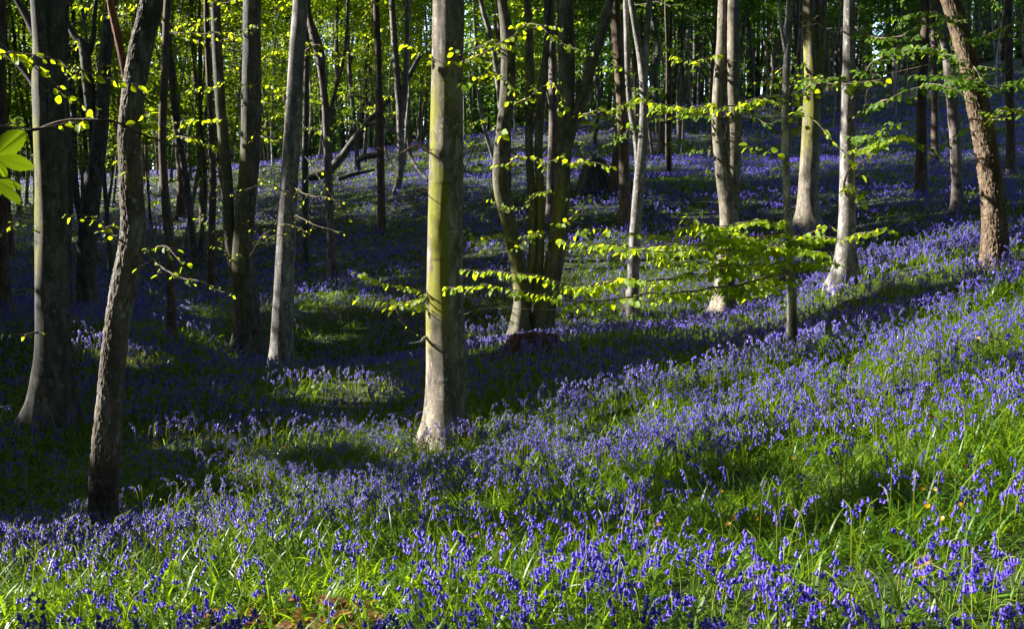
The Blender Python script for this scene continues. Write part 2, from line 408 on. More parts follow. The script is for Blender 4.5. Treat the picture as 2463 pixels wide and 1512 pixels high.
# the dark wood up the slope on the right
q = rng.uniform(size=(26000, 3)); q = np.c_[(q[:, 0] * .46 - .60) * (38 + q[:, 1] * 34), 38 + q[:, 1] * 34, q[:, 2]]
q[:, 2] = H(q[:, 0], q[:, 1]) + 1.5 + q[:, 2] * 10; q = q[fbm(q[:, 0] * .5, q[:, 1] * .3, q[:, 2] * .5, 8, 2) > .64]
mark(OPEN, q, 1)      # shafts of sun into the leaves on the left skyline
q = rng.uniform(size=(60000, 3)); q = np.c_[-4 + q[:, 0] * 60, 36 + q[:, 1] * 45, q[:, 2]]
q = q[(q[:, 0] > .06 * q[:, 1] - 2)]; q[:, 2] = H(q[:, 0], q[:, 1]) + q[:, 2] * 9
mark(NEED, q, 2)
q = rng.uniform(size=(30000, 3)); q = np.c_[-3 + q[:, 0] * 20, 16 + q[:, 1] * 22, q[:, 2]]; q[:, 2] = H(q[:, 0], q[:, 1]) + q[:, 2] * 5; mark(NEED, q, 2)

# ------------------------------------------------------------------ trees
def PY(px, py, Y):
    r = ray(px, py); t = Y / r[..., 1]
    return CAM + t[..., None] * r, t

def stem_path(pts, Y, start=None, top=None, lean=0.0):
    """pixel points (x, y, width) at world depth Y -> world path with radius; carries on upward to height `top`"""
    a = np.array(pts, float); Yv = Y + (a[:, 3] if a.shape[1] > 3 else 0)
    w, t = PY(a[:, 0], a[:, 1], np.broadcast_to(Yv, a[:, 0].shape)); r = a[:, 2] / FPX * t / 2
    q = np.c_[w, r]
    if start is not None: q[0, :3] = start
    if top is not None:
        d = unit(q[-1, :3] - q[-2, :3]); r0 = q[-1, 3]; z = q[-1, 2]; n = 0
        while z < top and n < 12:
            d = unit(d * .8 + np.array([lean, 0, .35]) + rng.normal(0, .04, 3)); step = 1.3
            nxt = q[-1, :3] + d * step; q = np.r_[q, [np.r_[nxt, max(.02, q[-1, 3] - r0 * step / max(top - q[-1, 2] + 3, 3))]]]; z = nxt[2]; n += 1
    return q

def stem_geo(geo, q, ns, step, seed, flare=(0, .3, 0), amp=.03, ridge=0.0, moss=0.0, mossz=(-9, 99), knots=(), scars=0, base_z=None, mossdir=(-.8, -.6)):
    n = max(6, int(np.linalg.norm(np.diff(q[:, :3], axis=0), axis=1).sum() / step))
    c = catmull(q, n); path, r = c[:, :3], np.maximum(c[:, 3], .004)
    h = path[:, 2] - (base_z if base_z is not None else path[0, 2])
    th = np.arange(ns) / ns * 2 * math.pi
    hh, tt = np.meshgrid(h, th, indexing='ij'); rr = np.repeat(r[:, None], ns, 1)
    cx, sy = np.cos(tt), np.sin(tt); rm = float(np.median(r))
    dr = (fbm(cx * 1.3 + 5, sy * 1.3, hh * .8, seed, 3) - .5) * 2 * amp * 2.2 + (vnoise(cx * 3, sy * 3, hh * 3, seed + 3) - .5) * amp
    crack = np.zeros_like(hh); mv = np.zeros_like(hh)
    if flare[0]:
        k, h0, lob = flare; rs = np.random.default_rng(seed)
        l = sum((1 / (1 + i * .3)) * np.cos((i + 3) * tt + rs.uniform(0, 6.3)) for i in range(3)) / 2
        dr += k * np.exp(-np.maximum(hh, 0) / h0) * (1 + lob * l) + .35 * lob * k * .4 * l * np.exp(-np.maximum(hh, 0) / (h0 * 3.5))
    if ridge:
        f = rm * 130
        a_ = 1 - np.abs(2 * fbm(cx * f * .55, sy * f * .55, hh * 17, seed + 50, 2) - 1) * 2.4
        b_ = 1 - np.abs(2 * fbm(cx * f, sy * f, hh * 38, seed + 60, 2) - 1) * 2.4
        gap = np.clip(np.maximum(a_, .75 * b_), 0, 1) ** 1.6
        dr -= ridge / rm * gap; crack = np.clip(gap * 1.1 - .3, 0, 1) * .6
        dr += ridge / rm * .4 * (vnoise(cx * f * 1.2, sy * f * 1.2, hh * 34, seed + 70) - .5)
    for kx in range(scars):   # short raised rings and old branch eyes
        rs = np.random.default_rng(seed * 31 + kx); zc = rs.uniform(h.min(), max(h.max() * .6, .5)); tc = rs.uniform(0, 6.3); wd = rs.uniform(.2, .75)
        dth = (tt - tc + math.pi) % (2 * math.pi) - math.pi; zz_ = hh - zc - .05 * np.cos(dth * 1.5) * rs.uniform(-1, 1)
        e = np.exp(-(dth / wd) ** 4) * np.exp(-(zz_ / .012) ** 2); crack = np.maximum(crack, e * rs.uniform(.4, .95))
        dr += .016 * np.exp(-(dth / wd) ** 4) * np.exp(-((zz_ - .02) / .02) ** 2)
    for (ky, kt, ka, ks) in knots:   # bosses: height, angle, swelling, size
        dth = ((tt - kt + math.pi) % (2 * math.pi) - math.pi) * rm; d2 = (dth ** 2 + (hh - ky) ** 2 * .8) / ks ** 2
        dr += ka * np.exp(-d2 * 1.5); crack = np.maximum(crack, .95 * np.exp(-((np.sqrt(d2) - .75) / .22) ** 2) * .4 + .6 * np.exp(-d2 * 9))
    if moss:
        face = np.zeros_like(hh)
        A = np.stack([cx, sy], -1)
        nse = .75 * fbm(cx * rm * 16 + 3, sy * rm * 16, hh * 2.6, seed + 90, 4) + .25 * fbm(cx * rm * 60, sy * rm * 60, hh * 9, seed + 95, 2)
        zw = sstep(mossz[0], mossz[0] + .7, hh) * (1 - sstep(mossz[1] - .8, mossz[1], hh))
        mv = moss * zw * (.12 + .88 * sstep(.43, .55, nse))
    V, Fs = tube(path, rr * (1 + dr), ns)
    if moss:
        ctr = np.repeat(path, ns, 0); dirn = unit(V[:len(ctr)] - ctr); f = dirn[:, 0] * mossdir[0] + dirn[:, 1] * mossdir[1]
        mv = (mv.ravel() * (.08 + .92 * sstep(.0, .62, f))).reshape(hh.shape)
    pad = lambda a: np.r_[a.ravel(), 0, 0]
    geo.add(V, Fs, moss=pad(mv), crack=pad(crack))
    return path, r

SKEL = []        # trunk axes, for marking the light
def leaf_geo(name, mat, parent, pos, yd, nr, size, tmpl='fine', origin=None):
    TV, TF = (LEAF_V, LEAF_F) if tmpl == 'fine' else (LEAF4_V, LEAF4_F)
    V, F = instance(TV, TF, pos, yd, nr, size, rng.uniform(.85, 1.15, len(pos)))
    rnd = np.repeat(rng.uniform(0, 1, len(pos)), len(TV))
    if origin is not None: V = V - np.asarray(origin)
    return link(name, mesh_np(name, V, [F], mat, tmpl == 'fine', {'rnd': rnd}), parent)

def spray(tree, ctrl, r0=.012, leaf=.075, lspace=.036, tspace=.11, tlen=.32, droop=.45, t0=.12, lit=False, mat='leaf', bark='twig', bare=False, drop=0.0, up=.35, child='foliage', label=None, fan=1.0):
    """a branch with side twigs held in flat tiers, leaves in two ranks; the branch is a part of its tree, the leaves a sub-part"""
    root = np.array(tree.location)
    c = np.array([P(a, b, d) for a, b, d in ctrl])
    L = np.linalg.norm(np.diff(c, axis=0), axis=1).sum(); n = max(8, int(L / .06))
    c = catmull(c, n); c = c + (np.stack([fbm(np.arange(n) * .23, k * 9.1, r0 * 1000 + c[0, 0], 7, 2) - .5 for k in range(3)], 1)) * .09 * np.sin(np.linspace(0, math.pi, n))[:, None]
    geo = Geo(); rad = np.linspace(r0, .0022, n); V, F = tube(c, rad, 6); geo.add(V, F, moss=0., crack=0.)
    tang = unit(np.gradient(c, axis=0)); lp, ly, ln = [], [], []
    def leaves_on(p, tg, side0, sc):
        m = len(p)
        for k in range(m):
            if rng.uniform() < drop: continue
            lat = unit(np.cross(tg[k], [0, 0, 1.])) * (1 if (k + side0) % 2 else -1)
            y = unit(tg[k] * .55 + lat * .75 * fan + np.array([0, 0, -droop]) * rng.uniform(.3, 1.5) + rng.normal(0, .22, 3))
            nn = unit(np.array([0, 0, 1.]) * up + rng.normal(0, .40, 3) + np.array([-.62, -.12, .2]))
            lp.append(p[k] + y * .012); ly.append(y); ln.append(nn)
    s = t0 * L; side = 0; arc = np.linspace(0, L, n)
    while s < L:
        i = min(int(s / L * (n - 1)), n - 1); frac = s / L
        lat = unit(np.cross(tang[i], [0, 0, 1.])) * (1 if side % 2 else -1); side += 1
        ln_ = tlen * rng.uniform(.5, 1.25) * (1 - .55 * frac)
        d0 = unit(tang[i] * .75 + lat * rng.uniform(.4, .95) + np.array([0, 0, rng.uniform(-.28, .22)]))
        m = max(4, int(ln_ / .03)); tt = np.linspace(0, 1, m)[:, None]
        tw = c[i] + d0 * tt * ln_ + tang[i] * .15 * ln_ * tt**2 + np.array([0, 0, -.10]) * ln_ * tt**2 + rng.normal(0, .006, (m, 3)).cumsum(0) * .5 * (tt > 0)
        V, F = tube(tw, np.linspace(max(.0022, rad[i] * .45), .0012, m), 4); geo.add(V, F, moss=0., crack=0.)
        if not bare:
            k = max(2, int(ln_ / lspace)); pp = catmull(tw, k + 1)[1:]; leaves_on(pp, unit(np.gradient(np.r_[tw[:1], pp], axis=0))[1:], side, leaf)
        s += tspace * rng.uniform(.6, 1.4)
    if not bare:
        k = max(2, int(L * (1 - t0) / lspace * .6)); idx = np.linspace(int(t0 * (n - 1)), n - 1, k).astype(int); leaves_on(c[idx], tang[idx], 0, leaf)
    b = geo.build('branch', M[bark], tree, origin=root)
    if label: b['label'] = label
    if lp:
        lp, ly, ln = np.array(lp), np.array(ly), np.array(ln)
        leaf_geo(child, M[mat], b, lp, ly, ln, leaf * rng.uniform(.5, 1.25, len(lp)), 'fine', root)
        if lit: mark(OPEN, lp, 1)
    return b

# name, label, bark, metres away, stems, flare, moss, options
TREES = [
 dict(k='center', name='beech_tree', label='thick beech trunk with green algae on its sunny left side, rooted among sunlit bluebells', bark='beech_warm', d=10.4, base=(1070,1052),
   stems=[[(1072,1060,104),(1073,1000,102),(1073,900,97),(1071,800,92),(1069,700,87),(1071,500,83),(1074,300,79),(1076,150,77),(1078,0,75)]], flare=(.50,.26,.85), moss=1.0, mossz=(.75,4.1), ns=120, step=.02, amp=.03, scars=22, top=15, lit=(0,1060),
   knots=[(3.03,5.16,.14,.07),(2.1,3.55,.22,.08),(1.53,5.9,.12,.05),(1.28,5.4,.04,.06),(3.84,5.0,.12,.06),(1.0,5.6,.05,.03)]),
 dict(k='lean', name='ash_tree', label='slender crooked tree with cracked bark and bright left rim in front of the bluebell slope', bark='rough_grey', d=7.0, base=(243,1240),
   stems=[[(246,1250,76),(248,1180,68),(256,1060,68),(264,960,62),(276,830,61),(295,700,62),(313,610,62),(320,540,60),(316,470,57),(312,380,54),(311,310,54),(320,230,54),(334,140,56),(352,50,58),(366,-40,58)]], flare=(.15,.12,.2), ns=140, step=.012, amp=.02, ridge=.007, top=11, lit=(0,1240), crown=(2.6,2.2),
   limbs=[('red_bark', [(309,222,15),(297,160,18),(285,95,20),(268,20,20),(258,-60,18)], 'reddish bare side limb')]),
 dict(k='t1', name='beech_tree', label='big dark beech with thin pale left rim and spreading roots, behind the crooked cracked tree', bark='beech_dark', d=12.0, base=(122,985),
   stems=[[(122,992,92),(126,930,88),(128,850,82),(126,700,78),(124,500,74),(122,350,78),(114,200,70),(103,100,46),(96,0,44)],[(128,330,40),(132,200,42),(130,100,42),(130,0,40)]], flare=(.65,.30,.7), moss=.8, mossz=(1.6,4.9), ns=72, step=.035, scars=16, top=14, lit=(150,980), mossdir=(-1,0),
   limbs=[('beech_dark', [(100,225,26),(62,172,20),(30,140,18),(-20,95,17),(-120,20,15)], None),('beech_dark',[(88,90,20),(62,38,16),(36,-10,16)], None)]),
 dict(k='b3', name='beech_tree', label='dark crooked forked tree standing just behind the big dark left beech', bark='beech_dark', d=23, base=(207,732),
   stems=[[(207,738,50),(207,640,42),(212,540,42),(224,440,40),(238,340,38),(248,240,30),(255,120,28),(268,0,24)],[(232,400,28),(222,300,24),(212,200,26),(200,110,24),(178,85,16)],[(208,140,16),(222,100,14),(226,50,10)]], flare=(.3,.3,.4), ns=32, step=.07, amp=.07, top=12),
 dict(k='b3b', name='beech_tree', label='thin dark trunk squeezed between the big left beech and the crooked forked tree', bark='beech_dark', d=22, base=(166,735),
   stems=[[(164,738,20),(163,600,17),(168,450,17),(160,300,18),(152,150,17),(158,0,15)]], flare=(.3,.2,.3), ns=20, step=.08, top=12),
 dict(k='b4', name='oak_tree', label='dark brown trunk cut by the left edge of the picture', bark='brown', d=21, base=(8,722),
   stems=[[(8,728,34),(6,640,28),(6,480,24),(4,300,22),(2,150,21),(4,0,20)]], flare=(.35,.3,.4), ns=24, step=.08, top=12),
 dict(k='b5', name='young_tree', label='slim dark sapling between the crooked cracked tree and the twin-stemmed beech', bark='brown', d=18, base=(412,790),
   stems=[[(413,796,24),(411,720,20),(406,600,19),(396,470,18),(390,320,19),(396,170,18),(402,0,16)]], flare=(.3,.15,.3), ns=20, step=.07, top=12),
 dict(k='b6', name='young_tree', label='thin reddish brown pole just left of the twin-stemmed beech', bark='brown', d=27, base=(505,702),
   stems=[[(505,708,20),(507,620,18),(511,500,17),(512,430,16),(508,300,14),(500,150,13),(496,0,12)]], flare=(.3,.2,.3), ns=18, step=.09, top=13),
 dict(k='b7', name='beech_tree', label='dark twin-stemmed beech, its thin left stem and thick right stem joined low down', bark='beech_dark', d=20, base=(602,826),
   stems=[[(602,834,74),(596,770,60),(588,700,54),(583,620,50),(590,500,46),(600,380,46),(604,240,46),(605,120,43),(606,0,41)],[(574,700,30),(560,630,28),(549,540,27),(545,440,25),(534,330,25),(525,220,24),(518,110,24),(513,0,22)]], flare=(.55,.35,.6), moss=.3, ns=48, step=.05, scars=10, top=13, lit=(0,300)),
 dict(k='b8', name='beech_tree', label='tall clean pale grey beech with bright left side, right of the dark twin-stemmed beech', bark='beech', d=19, base=(676,892),
   stems=[[(674,900,60),(676,840,52),(681,740,50),(686,620,47),(692,500,44),(699,380,41),(707,250,39),(715,110,37),(722,0,35)]], flare=(.65,.38,.6), ns=64, step=.045, scars=18, amp=.02, top=15, lit=(0,890)),
 dict(k='b9', name='birch_tree', label='slim pinkish mottled trunk with knobbly top right of the pale grey beech', bark='birch', d=27, base=(800,658),
   stems=[[(801,664,28),(797,600,20),(792,480,19),(788,380,18),(784,280,18),(776,200,17),(768,130,24),(758,95,26),(745,50,16),(738,0,13)],[(786,300,14),(800,250,10),(812,200,9),(830,130,8),(838,0,7)]], flare=(.3,.25,.3), ns=28, step=.06, amp=.06, scars=20, top=12),
 dict(k='b9b', name='young_tree', label='narrow trunk in the shade between pale grey beech and mottled trunk', bark='beech_dark', d=29, base=(733,560),
   stems=[[(733,566,18),(734,450,16),(735,300,15),(737,150,14),(740,0,13)]], flare=(.3,.2,.3), ns=18, step=.09, top=13),
 dict(k='b10', name='young_tree', label='straight dark pole standing alone on the slope left of the thick algae-covered beech', bark='brown', d=33, base=(917,554),
   stems=[[(917,560,22),(917,470,19),(914,340,18),(911,200,17),(908,100,16),(904,0,15)]], flare=(.25,.2,.3), ns=20, step=.09, top=14),
 dict(k='b11', name='beech_tree', label='forked trunk with one splayed root by the fallen dead trunk', bark='beech', d=38, base=(960,462),
   stems=[[(938,482,6),(948,462,10),(958,440,16),(964,390,18),(962,300,17),(956,200,16),(948,100,15),(942,0,14)],[(962,300,14),(974,200,14),(978,100,13),(980,0,12)]], flare=(.2,.4,.3), ns=20, step=.1, top=14),
 dict(k='multi', name='beech_tree', label='multi-stemmed beech, four stems splitting low down above the rotten stump', bark='olive', d=18, base=(1268,822),
   stems=[[(1250,830,62),(1254,770,48),(1256,720,42),(1248,650,39),(1237,590,37),(1220,520,35),(1206,460,38),(1203,400,37),(1212,310,36),(1221,200,36),(1220,90,34),(1206,0,22)],
          [(1270,720,22),(1280,610,19),(1281,530,18),(1277,450,20),(1272,330,19),(1275,200,20),(1272,80,19),(1268,0,17)],
          [(1290,730,22),(1299,600,19),(1299,470,20),(1295,350,19),(1303,220,18),(1314,110,16),(1318,0,18)],
          [(1302,828,58),(1308,760,52),(1322,690,48),(1337,610,45),(1348,520,42),(1352,430,41),(1355,330,43),(1363,220,40),(1362,110,41),(1360,0,39)],
          [(1362,350,30),(1382,285,28),(1404,225,26),(1420,160,25),(1446,80,23),(1466,0,20)]], flare=(.7,.26,.6), moss=.55, mossz=(.3,3.5), ns=48, step=.045, scars=8, top=14, lit=(180,480)),
 dict(k='multib', name='beech_tree', label='pale trunk half hidden behind the stems of the multi-stemmed beech', bark='birch', d=30, base=(1325,530),
   stems=[[(1325,540,24),(1326,420,22),(1330,280,21),(1328,140,20),(1322,0,17)]], flare=(.3,.3,.3), ns=20, step=.09, top=13, lit=(0,500)),
 dict(k='b15', name='oak_tree', label='warm brown trunk with a reddish foot right of the dark pointed stump', bark='rough_brown', d=29, base=(1505,522),
   stems=[[(1503,528,32),(1502,460,27),(1500,380,26),(1495,280,25),(1488,150,26),(1478,0,24)]], flare=(.2,.25,.3), ns=36, step=.06, ridge=.006, top=13, lit=(100,330)),
 dict(k='b15b', name='beech_tree', label='curved trunk leaning close behind the warm brown trunk, beside the dark pointed stump', bark='brown', d=33, base=(1478,440),
   stems=[[(1475,448,26),(1480,390,20),(1487,330,17),(1500,250,14),(1504,100,13),(1506,0,12)]], flare=(.4,.3,.4), ns=20, step=.09, top=13),
 dict(k='b16', name='beech_tree', label='pale grey slender beech forking into a Y near the top of the picture', bark='beech', d=22, base=(1521,740),
   stems=[[(1519,748,36),(1521,700,29),(1524,620,28),(1530,520,27),(1538,420,26),(1546,320,25),(1548,220,22),(1540,140,17),(1527,60,15),(1517,0,14)],[(1548,240,18),(1552,150,16),(1556,70,15),(1562,0,14)],[(1536,430,16),(1530,340,14),(1516,260,14),(1510,180,13),(1508,90,13),(1506,0,12)]], flare=(.6,.26,.5), ns=40, step=.05, scars=8, top=13, lit=(0,560)),
 dict(k='b17', name='beech_tree', label='pale beech dividing at mid height into two close parallel stems, behind the sunlit leafy branches', bark='beech_warm', d=20.5, base=(1744,762),
   stems=[[(1738,770,54),(1742,700,46),(1748,600,44),(1752,520,42),(1742,440,38),(1732,380,30),(1725,290,27),(1728,200,26),(1735,100,24),(1738,0,22)],[(1757,500,38),(1762,420,36),(1764,330,34),(1761,220,32),(1760,100,30),(1760,0,28)]], flare=(.7,.28,.6), ns=56, step=.05, scars=12, top=13, lit=(0,600), knots=[(2.55,4.4,.16,.09)]),
 dict(k='sapling', name='young_beech', label='slender young beech carrying the tiers of glowing yellow-green leaves over the dark hollow', bark='beech', d=10.8, base=(1904,836),
   stems=[[(1905,842,28),(1904,780,24),(1903,700,22),(1899,600,20),(1893,500,19),(1889,400,18),(1888,300,18),(1890,200,17),(1895,100,16),(1898,0,15)],[(1890,130,10),(1880,80,8),(1872,0,7)]], flare=(.2,.1,.3), ns=36, step=.03, scars=14, amp=.03, top=8, crown=(1.8,1.6), ccount=900),
 dict(k='b19', name='beech_tree', label='stout olive-sided beech with flared roots, between the slender young beech and the bright silver trunk', bark='beech_warm', d=26, base=(1942,532),
   stems=[[(1942,544,62),(1942,510,52),(1944,440,46),(1948,360,44),(1951,280,42),(1954,200,40),(1950,110,36),(1946,0,34)],[(1960,240,32),(1968,150,30),(1972,0,28)]], flare=(.75,.22,.5), moss=.9, mossz=(1.6,6), ns=56, step=.06, scars=8, top=13, lit=(180,510)),
 dict(k='b20', name='beech_tree', label='bright silver beech trunk with bent dead twig and knots, standing at the crest edge', bark='beech', d=15.5, base=(2033,642),
   stems=[[(2032,652,52),(2034,600,44),(2036,520,38),(2037,420,36),(2038,320,34),(2040,200,31),(2042,100,29),(2043,0,27)]], flare=(.75,.28,.6), ns=56, step=.045, scars=14, top=13, lit=(0,540), knots=[(1.9,4.6,.10,.06),(.95,4.3,.10,.07)]),
 dict(k='b21', name='birch_tree', label='mottled pinkish trunk bending left at its top, left of the leaning brown tree', bark='birch', d=25, base=(2302,496),
   stems=[[(2303,502,32),(2302,450,27),(2299,380,25),(2295,300,25),(2287,210,26),(2276,130,21),(2262,60,18),(2252,0,17)],[(2290,330,10),(2283,280,9),(2284,200,8),(2276,120,7)]], flare=(.3,.2,.3), ns=32, step=.06, amp=.05, scars=12, top=12, lit=(150,480)),
 dict(k='b22', name='oak_tree', label='brown rough trunk on the slope between silver beech and mottled pinkish trunk', bark='brown', d=29, base=(2216,446),
   stems=[[(2216,452,32),(2215,400,27),(2216,330,25),(2217,240,22),(2222,130,21),(2226,0,19)]], flare=(.25,.25,.3), ns=28, step=.07, ridge=.006, top=13),
 dict(k='b23', name='oak_tree', label='leaning brown tree with deep furrowed bark on the right side of the slope', bark='rough_brown', d=14, base=(2394,622),
   stems=[[(2394,632,66),(2392,580,60),(2389,500,58),(2380,420,55),(2366,330,54),(2346,230,52),(2326,140,48),(2306,70,46),(2284,0,44)]], flare=(.2,.22,.3), ns=130, step=.02, ridge=.016, amp=.03, top=11, lit=(0,620), lean=-.12),
 dict(k='b24', name='oak_tree', label='dim brown trunk beyond the leaning brown tree near the right edge', bark='brown', d=31, base=(2430,402),
   stems=[[(2431,408,24),(2430,330,20),(2428,200,19),(2426,100,18),(2425,0,17)]], flare=(.25,.25,.3), ns=20, step=.09, top=13),
 dict(k='b25', name='oak_tree', label='narrow dark trunk close behind the brown rough trunk right of silver beech', bark='brown', d=36, base=(2249,350),
   stems=[[(2250,356,19),(2248,280,17),(2247,180,16),(2246,80,15),(2245,0,14)]], flare=(.25,.25,.3), ns=18, step=.1, top=14),
 dict(k='b26', name='young_tree', label='pair of thin straight poles rising side by side right of the Y-forked beech', bark='brown', d=38, base=(1608,402),
   stems=[[(1604,406,8),(1603,300,7),(1604,150,6),(1600,0,6)],[(1611,404,9),(1611,300,8),(1612,150,7),(1616,0,6)]], flare=(.1,.2,.2), ns=14, step=.12, top=12, lit=(0,400)),
 dict(k='b27', name='oak_tree', label='bent black trunk with bulging middle on the dark upper slope', bark='beech_dark', d=46, base=(1590,330),
   stems=[[(1592,340,24),(1592,290,18),(1578,240,18),(1572,180,22),(1582,120,18),(1572,60,16),(1568,0,14)]], flare=(.3,.4,.4), ns=20, step=.12, amp=.10, top=15),
 dict(k='b28', name='beech_tree', label='pale leaning stem glimpsed left of the multi-stemmed beech', bark='beech', d=32, base=(1215,470),
   stems=[[(1215,476,14),(1212,400,13),(1205,280,12),(1195,180,14),(1180,90,13),(1160,20,12)]], flare=(.1,.2,.2), ns=18, step=.1, top=12, lit=(0,380)),
]
def crown(tree, root, ctr, rx, rz, nleaf, size, seed, pbase=.35, mat='leaf_far', ncl=26, flat=.45, cap=None):
    rs = np.random.default_rng(seed); nleaf = int(nleaf)
    cc = rs.normal(0, 1, (ncl, 3)); cc = unit(cc) * (rs.uniform(.15, 1, (ncl, 1)) ** .5) * np.array([rx, rx, rz]) + ctr
    cl = rs.integers(0, ncl, nleaf); rad = rs.uniform(.5, 1.1, ncl) * rx * .36
    p = cc[cl] + rs.normal(0, .55, (nleaf, 3)) * rad[cl][:, None] * np.array([1, 1, flat])
    sc_ = np.ones(nleaf)
    if cap:      # extra leaf layer added high up to block sky and sun
        m = cap[1]; a_ = rs.uniform(0, 6.283, m); r_ = 3.6 * np.sqrt(rs.uniform(0, 1, m))
        p = np.r_[p, np.c_[ctr[0] + r_ * np.cos(a_), ctr[1] + r_ * np.sin(a_), root[2] + cap[0] - 1.5 + rs.uniform(-1.2, 2.0, m)]]; sc_ = np.r_[sc_, np.full(m, .32 / size)]; nleaf += m
    i, j, s = cells(p); viol = OPEN[i, j] < s - .8; need = NEED[i, j] < s - .8
    keep = ~viol & (need | (rs.uniform(size=nleaf) < pbase)); p, sc_ = p[keep], sc_[keep]  # leaves cut from wanted sun columns, all kept over wanted shade
    if len(p) < 12: p, sc_ = cc[:12], np.ones(12)
    n = len(p)
    az = rs.uniform(0, 2 * math.pi, n); yd = np.c_[np.cos(az), np.sin(az), rs.uniform(-.8, .2, n)]
    nr = np.c_[rs.normal(0, .5, (n, 2)), np.full(n, .8)]
    return leaf_geo('crown', M[mat], tree, p, yd, nr, size * sc_ * rs.uniform(.6, 1.25, n), 'far', root)

TREE = {}; pending = []; FOOT = []
for ti, T in enumerate(TREES):
    b = P(*T['base'], T['d']); Y = float(b[1]); b[2] = float(H(b[0], b[1]))
    t = thing(T['name'], T['label'], 'tree', b); TREE[T['k']] = t
    geo = Geo(); top = b[2] + T.get('top', 13)
    for si, stem in enumerate(T['stems']):
        first = stem[0][1] > T['base'][1] - 2 and si == 0
        main = si == 0 or stem[0][1] > T['base'][1] - 10
        s0 = None
        if main:
            w0, t0 = PY(np.array([stem[0][0]]), np.array([stem[0][1]]), Y); s0 = np.array([w0[0, 0], Y, float(H(w0[0, 0], Y)) - .18])
        q = stem_path(stem, Y, s0, top=top - 1.5 * si, lean=T.get('lean', 0) + rng.uniform(-.05, .05))
        if not main: q[:, 1] += np.linspace(0, rng.uniform(-.3, .3), len(q))
        path, r = stem_geo(geo, q, max(12, int(T['ns'] * (1 if si == 0 else .7))), T['step'], 100 + ti * 9 + si, flare=T['flare'] if main else (0, 1, 0), amp=T.get('amp', .04), ridge=T.get('ridge', 0),
              moss=T.get('moss', 0), mossz=T.get('mossz', (.3, 5)), knots=T.get('knots', ()) if si == 0 else (), scars=T.get('scars', 0) if si == 0 else T.get('scars', 0) // 2, base_z=b[2], mossdir=T.get('mossdir', (-.8, -.6)))
        if 'lit' in T:
            _, yy_, _ = project(path); k = (yy_ > T['lit'][0] - 20) & (yy_ < T['lit'][1])
            if k.any(): mark(OPEN, path[k], max(1, int(math.ceil(r[k].max() / CELL))))
    geo.build('trunk', M[T['bark']], t, origin=b); FOOT.append(dict(o=t, r=.5 * T['stems'][0][0][2] / FPX * T['d'] + .04))
    for (bk, pts, lab) in T.get('limbs', []):
        lg = Geo(); q = stem_path(pts, Y); stem_geo(lg, q, 32, .03, 300 + ti, amp=.05, ridge=.006 if bk == 'red_bark' else 0)
        o = lg.build('limb', M[bk], t, origin=b)
        if lab: o['label'] = lab
    cr = T.get('crown', (3.2, 3.2)); pending.append((t, b, np.array([path[-1][0], path[-1][1], top - cr[1] * .3]), cr, T.get('ccount', 2600), 500 + ti))

# leafy branches of the trees in the photograph
s_ = TREE['sapling']; LT = dict(lit=True, leaf=.078, tlen=.25, tspace=.066, lspace=.034, droop=.7)
spray(s_, [(1893,555,10.8),(1800,578,10.2),(1715,565,9.8),(1655,522,9.6)], .011, **LT)
spray(s_, [(1896,600,10.8),(1760,603,9.9),(1600,603,9.3),(1450,588,9.0),(1345,576,8.8)], .015, **LT)
spray(s_, [(1900,655,10.8),(1750,688,9.7),(1560,704,9.1),(1420,722,8.8),(1300,708,8.6),(1180,688,8.5),(1074,690,8.5)], .017, **LT)
spray(s_, [(1899,648,10.8),(1640,668,9.4),(1400,682,8.9),(1250,655,8.8),(1115,648,8.8)], .012, t0=.62, **LT)
spray(s_, [(1898,590,10.8),(1945,560,10.3),(1985,546,10.0)], .008, **LT)
spray(s_, [(1900,640,10.8),(1960,632,10.3),(2005,636,10.1)], .007, **LT)
spray(s_, [(1899,625,10.8),(1830,640,10.1),(1740,642,9.7),(1660,628,9.5),(1560,622,9.3)], .011, **LT)
spray(s_, [(1901,668,10.8),(1830,700,10.0),(1740,704,9.7),(1675,700,9.6)], .011, **LT)
spray(s_, [(1899,640,10.8),(1720,655,9.7),(1570,672,9.2),(1460,678,9.0),(1372,694,8.9)], .012, t0=.3, **LT)
spray(s_, [(1894,575,10.8),(1760,562,10.2),(1600,564,9.9),(1480,552,9.8),(1390,552,9.7)], .011, t0=.3, lit=True, leaf=.08, tlen=.28, tspace=.14)
spray(s_, [(1897,610,10.8),(1870,590,10.2),(1800,610,9.9),(1720,618,9.6)], .009, **LT)
spray(s_, [(1895,585,10.8),(1930,600,10.2),(1970,606,10.0)], .007, **LT)
LU = dict(lit=True, leaf=.085, tlen=.26, tspace=.16, lspace=.05)
spray(s_, [(1889,260,10.8),(1950,215,10.3),(2040,200,10.0),(2130,190,9.8)], .012, **LU)
spray(s_, [(1889,330,10.8),(1930,270,10.3),(2000,330,10.0),(2070,420,9.9)], .010, leaf=.08, tspace=.3, tlen=.2)
spray(s_, [(1890,230,10.8),(1840,240,10.4),(1760,250,10.2),(1690,262,10.1),(1540,245,10.0)], .012, **LU)
spray(s_, [(1889,420,10.8),(1850,360,10.5),(1800,350,10.3)], .008, **LU)
spray(s_, [(1889,160,10.8),(1850,190,10.5),(1800,200,10.4)], .008, **LU)
spray(s_, [(1900,690,10.8),(1620,780,9.0),(1400,755,8.7),(1180,742,8.6),(1115,756,8.6)], .008, bare=True, tspace=.7, tlen=.18)
spray(s_, [(1893,540,10.8),(1840,530,10.4),(1760,545,10.2),(1690,540,10.0),(1640,545,9.9)], .010, **LT)
spray(s_, [(1896,595,10.8),(1800,590,10.2),(1700,585,9.8),(1580,590,9.5),(1500,605,9.4)], .010, **LT)
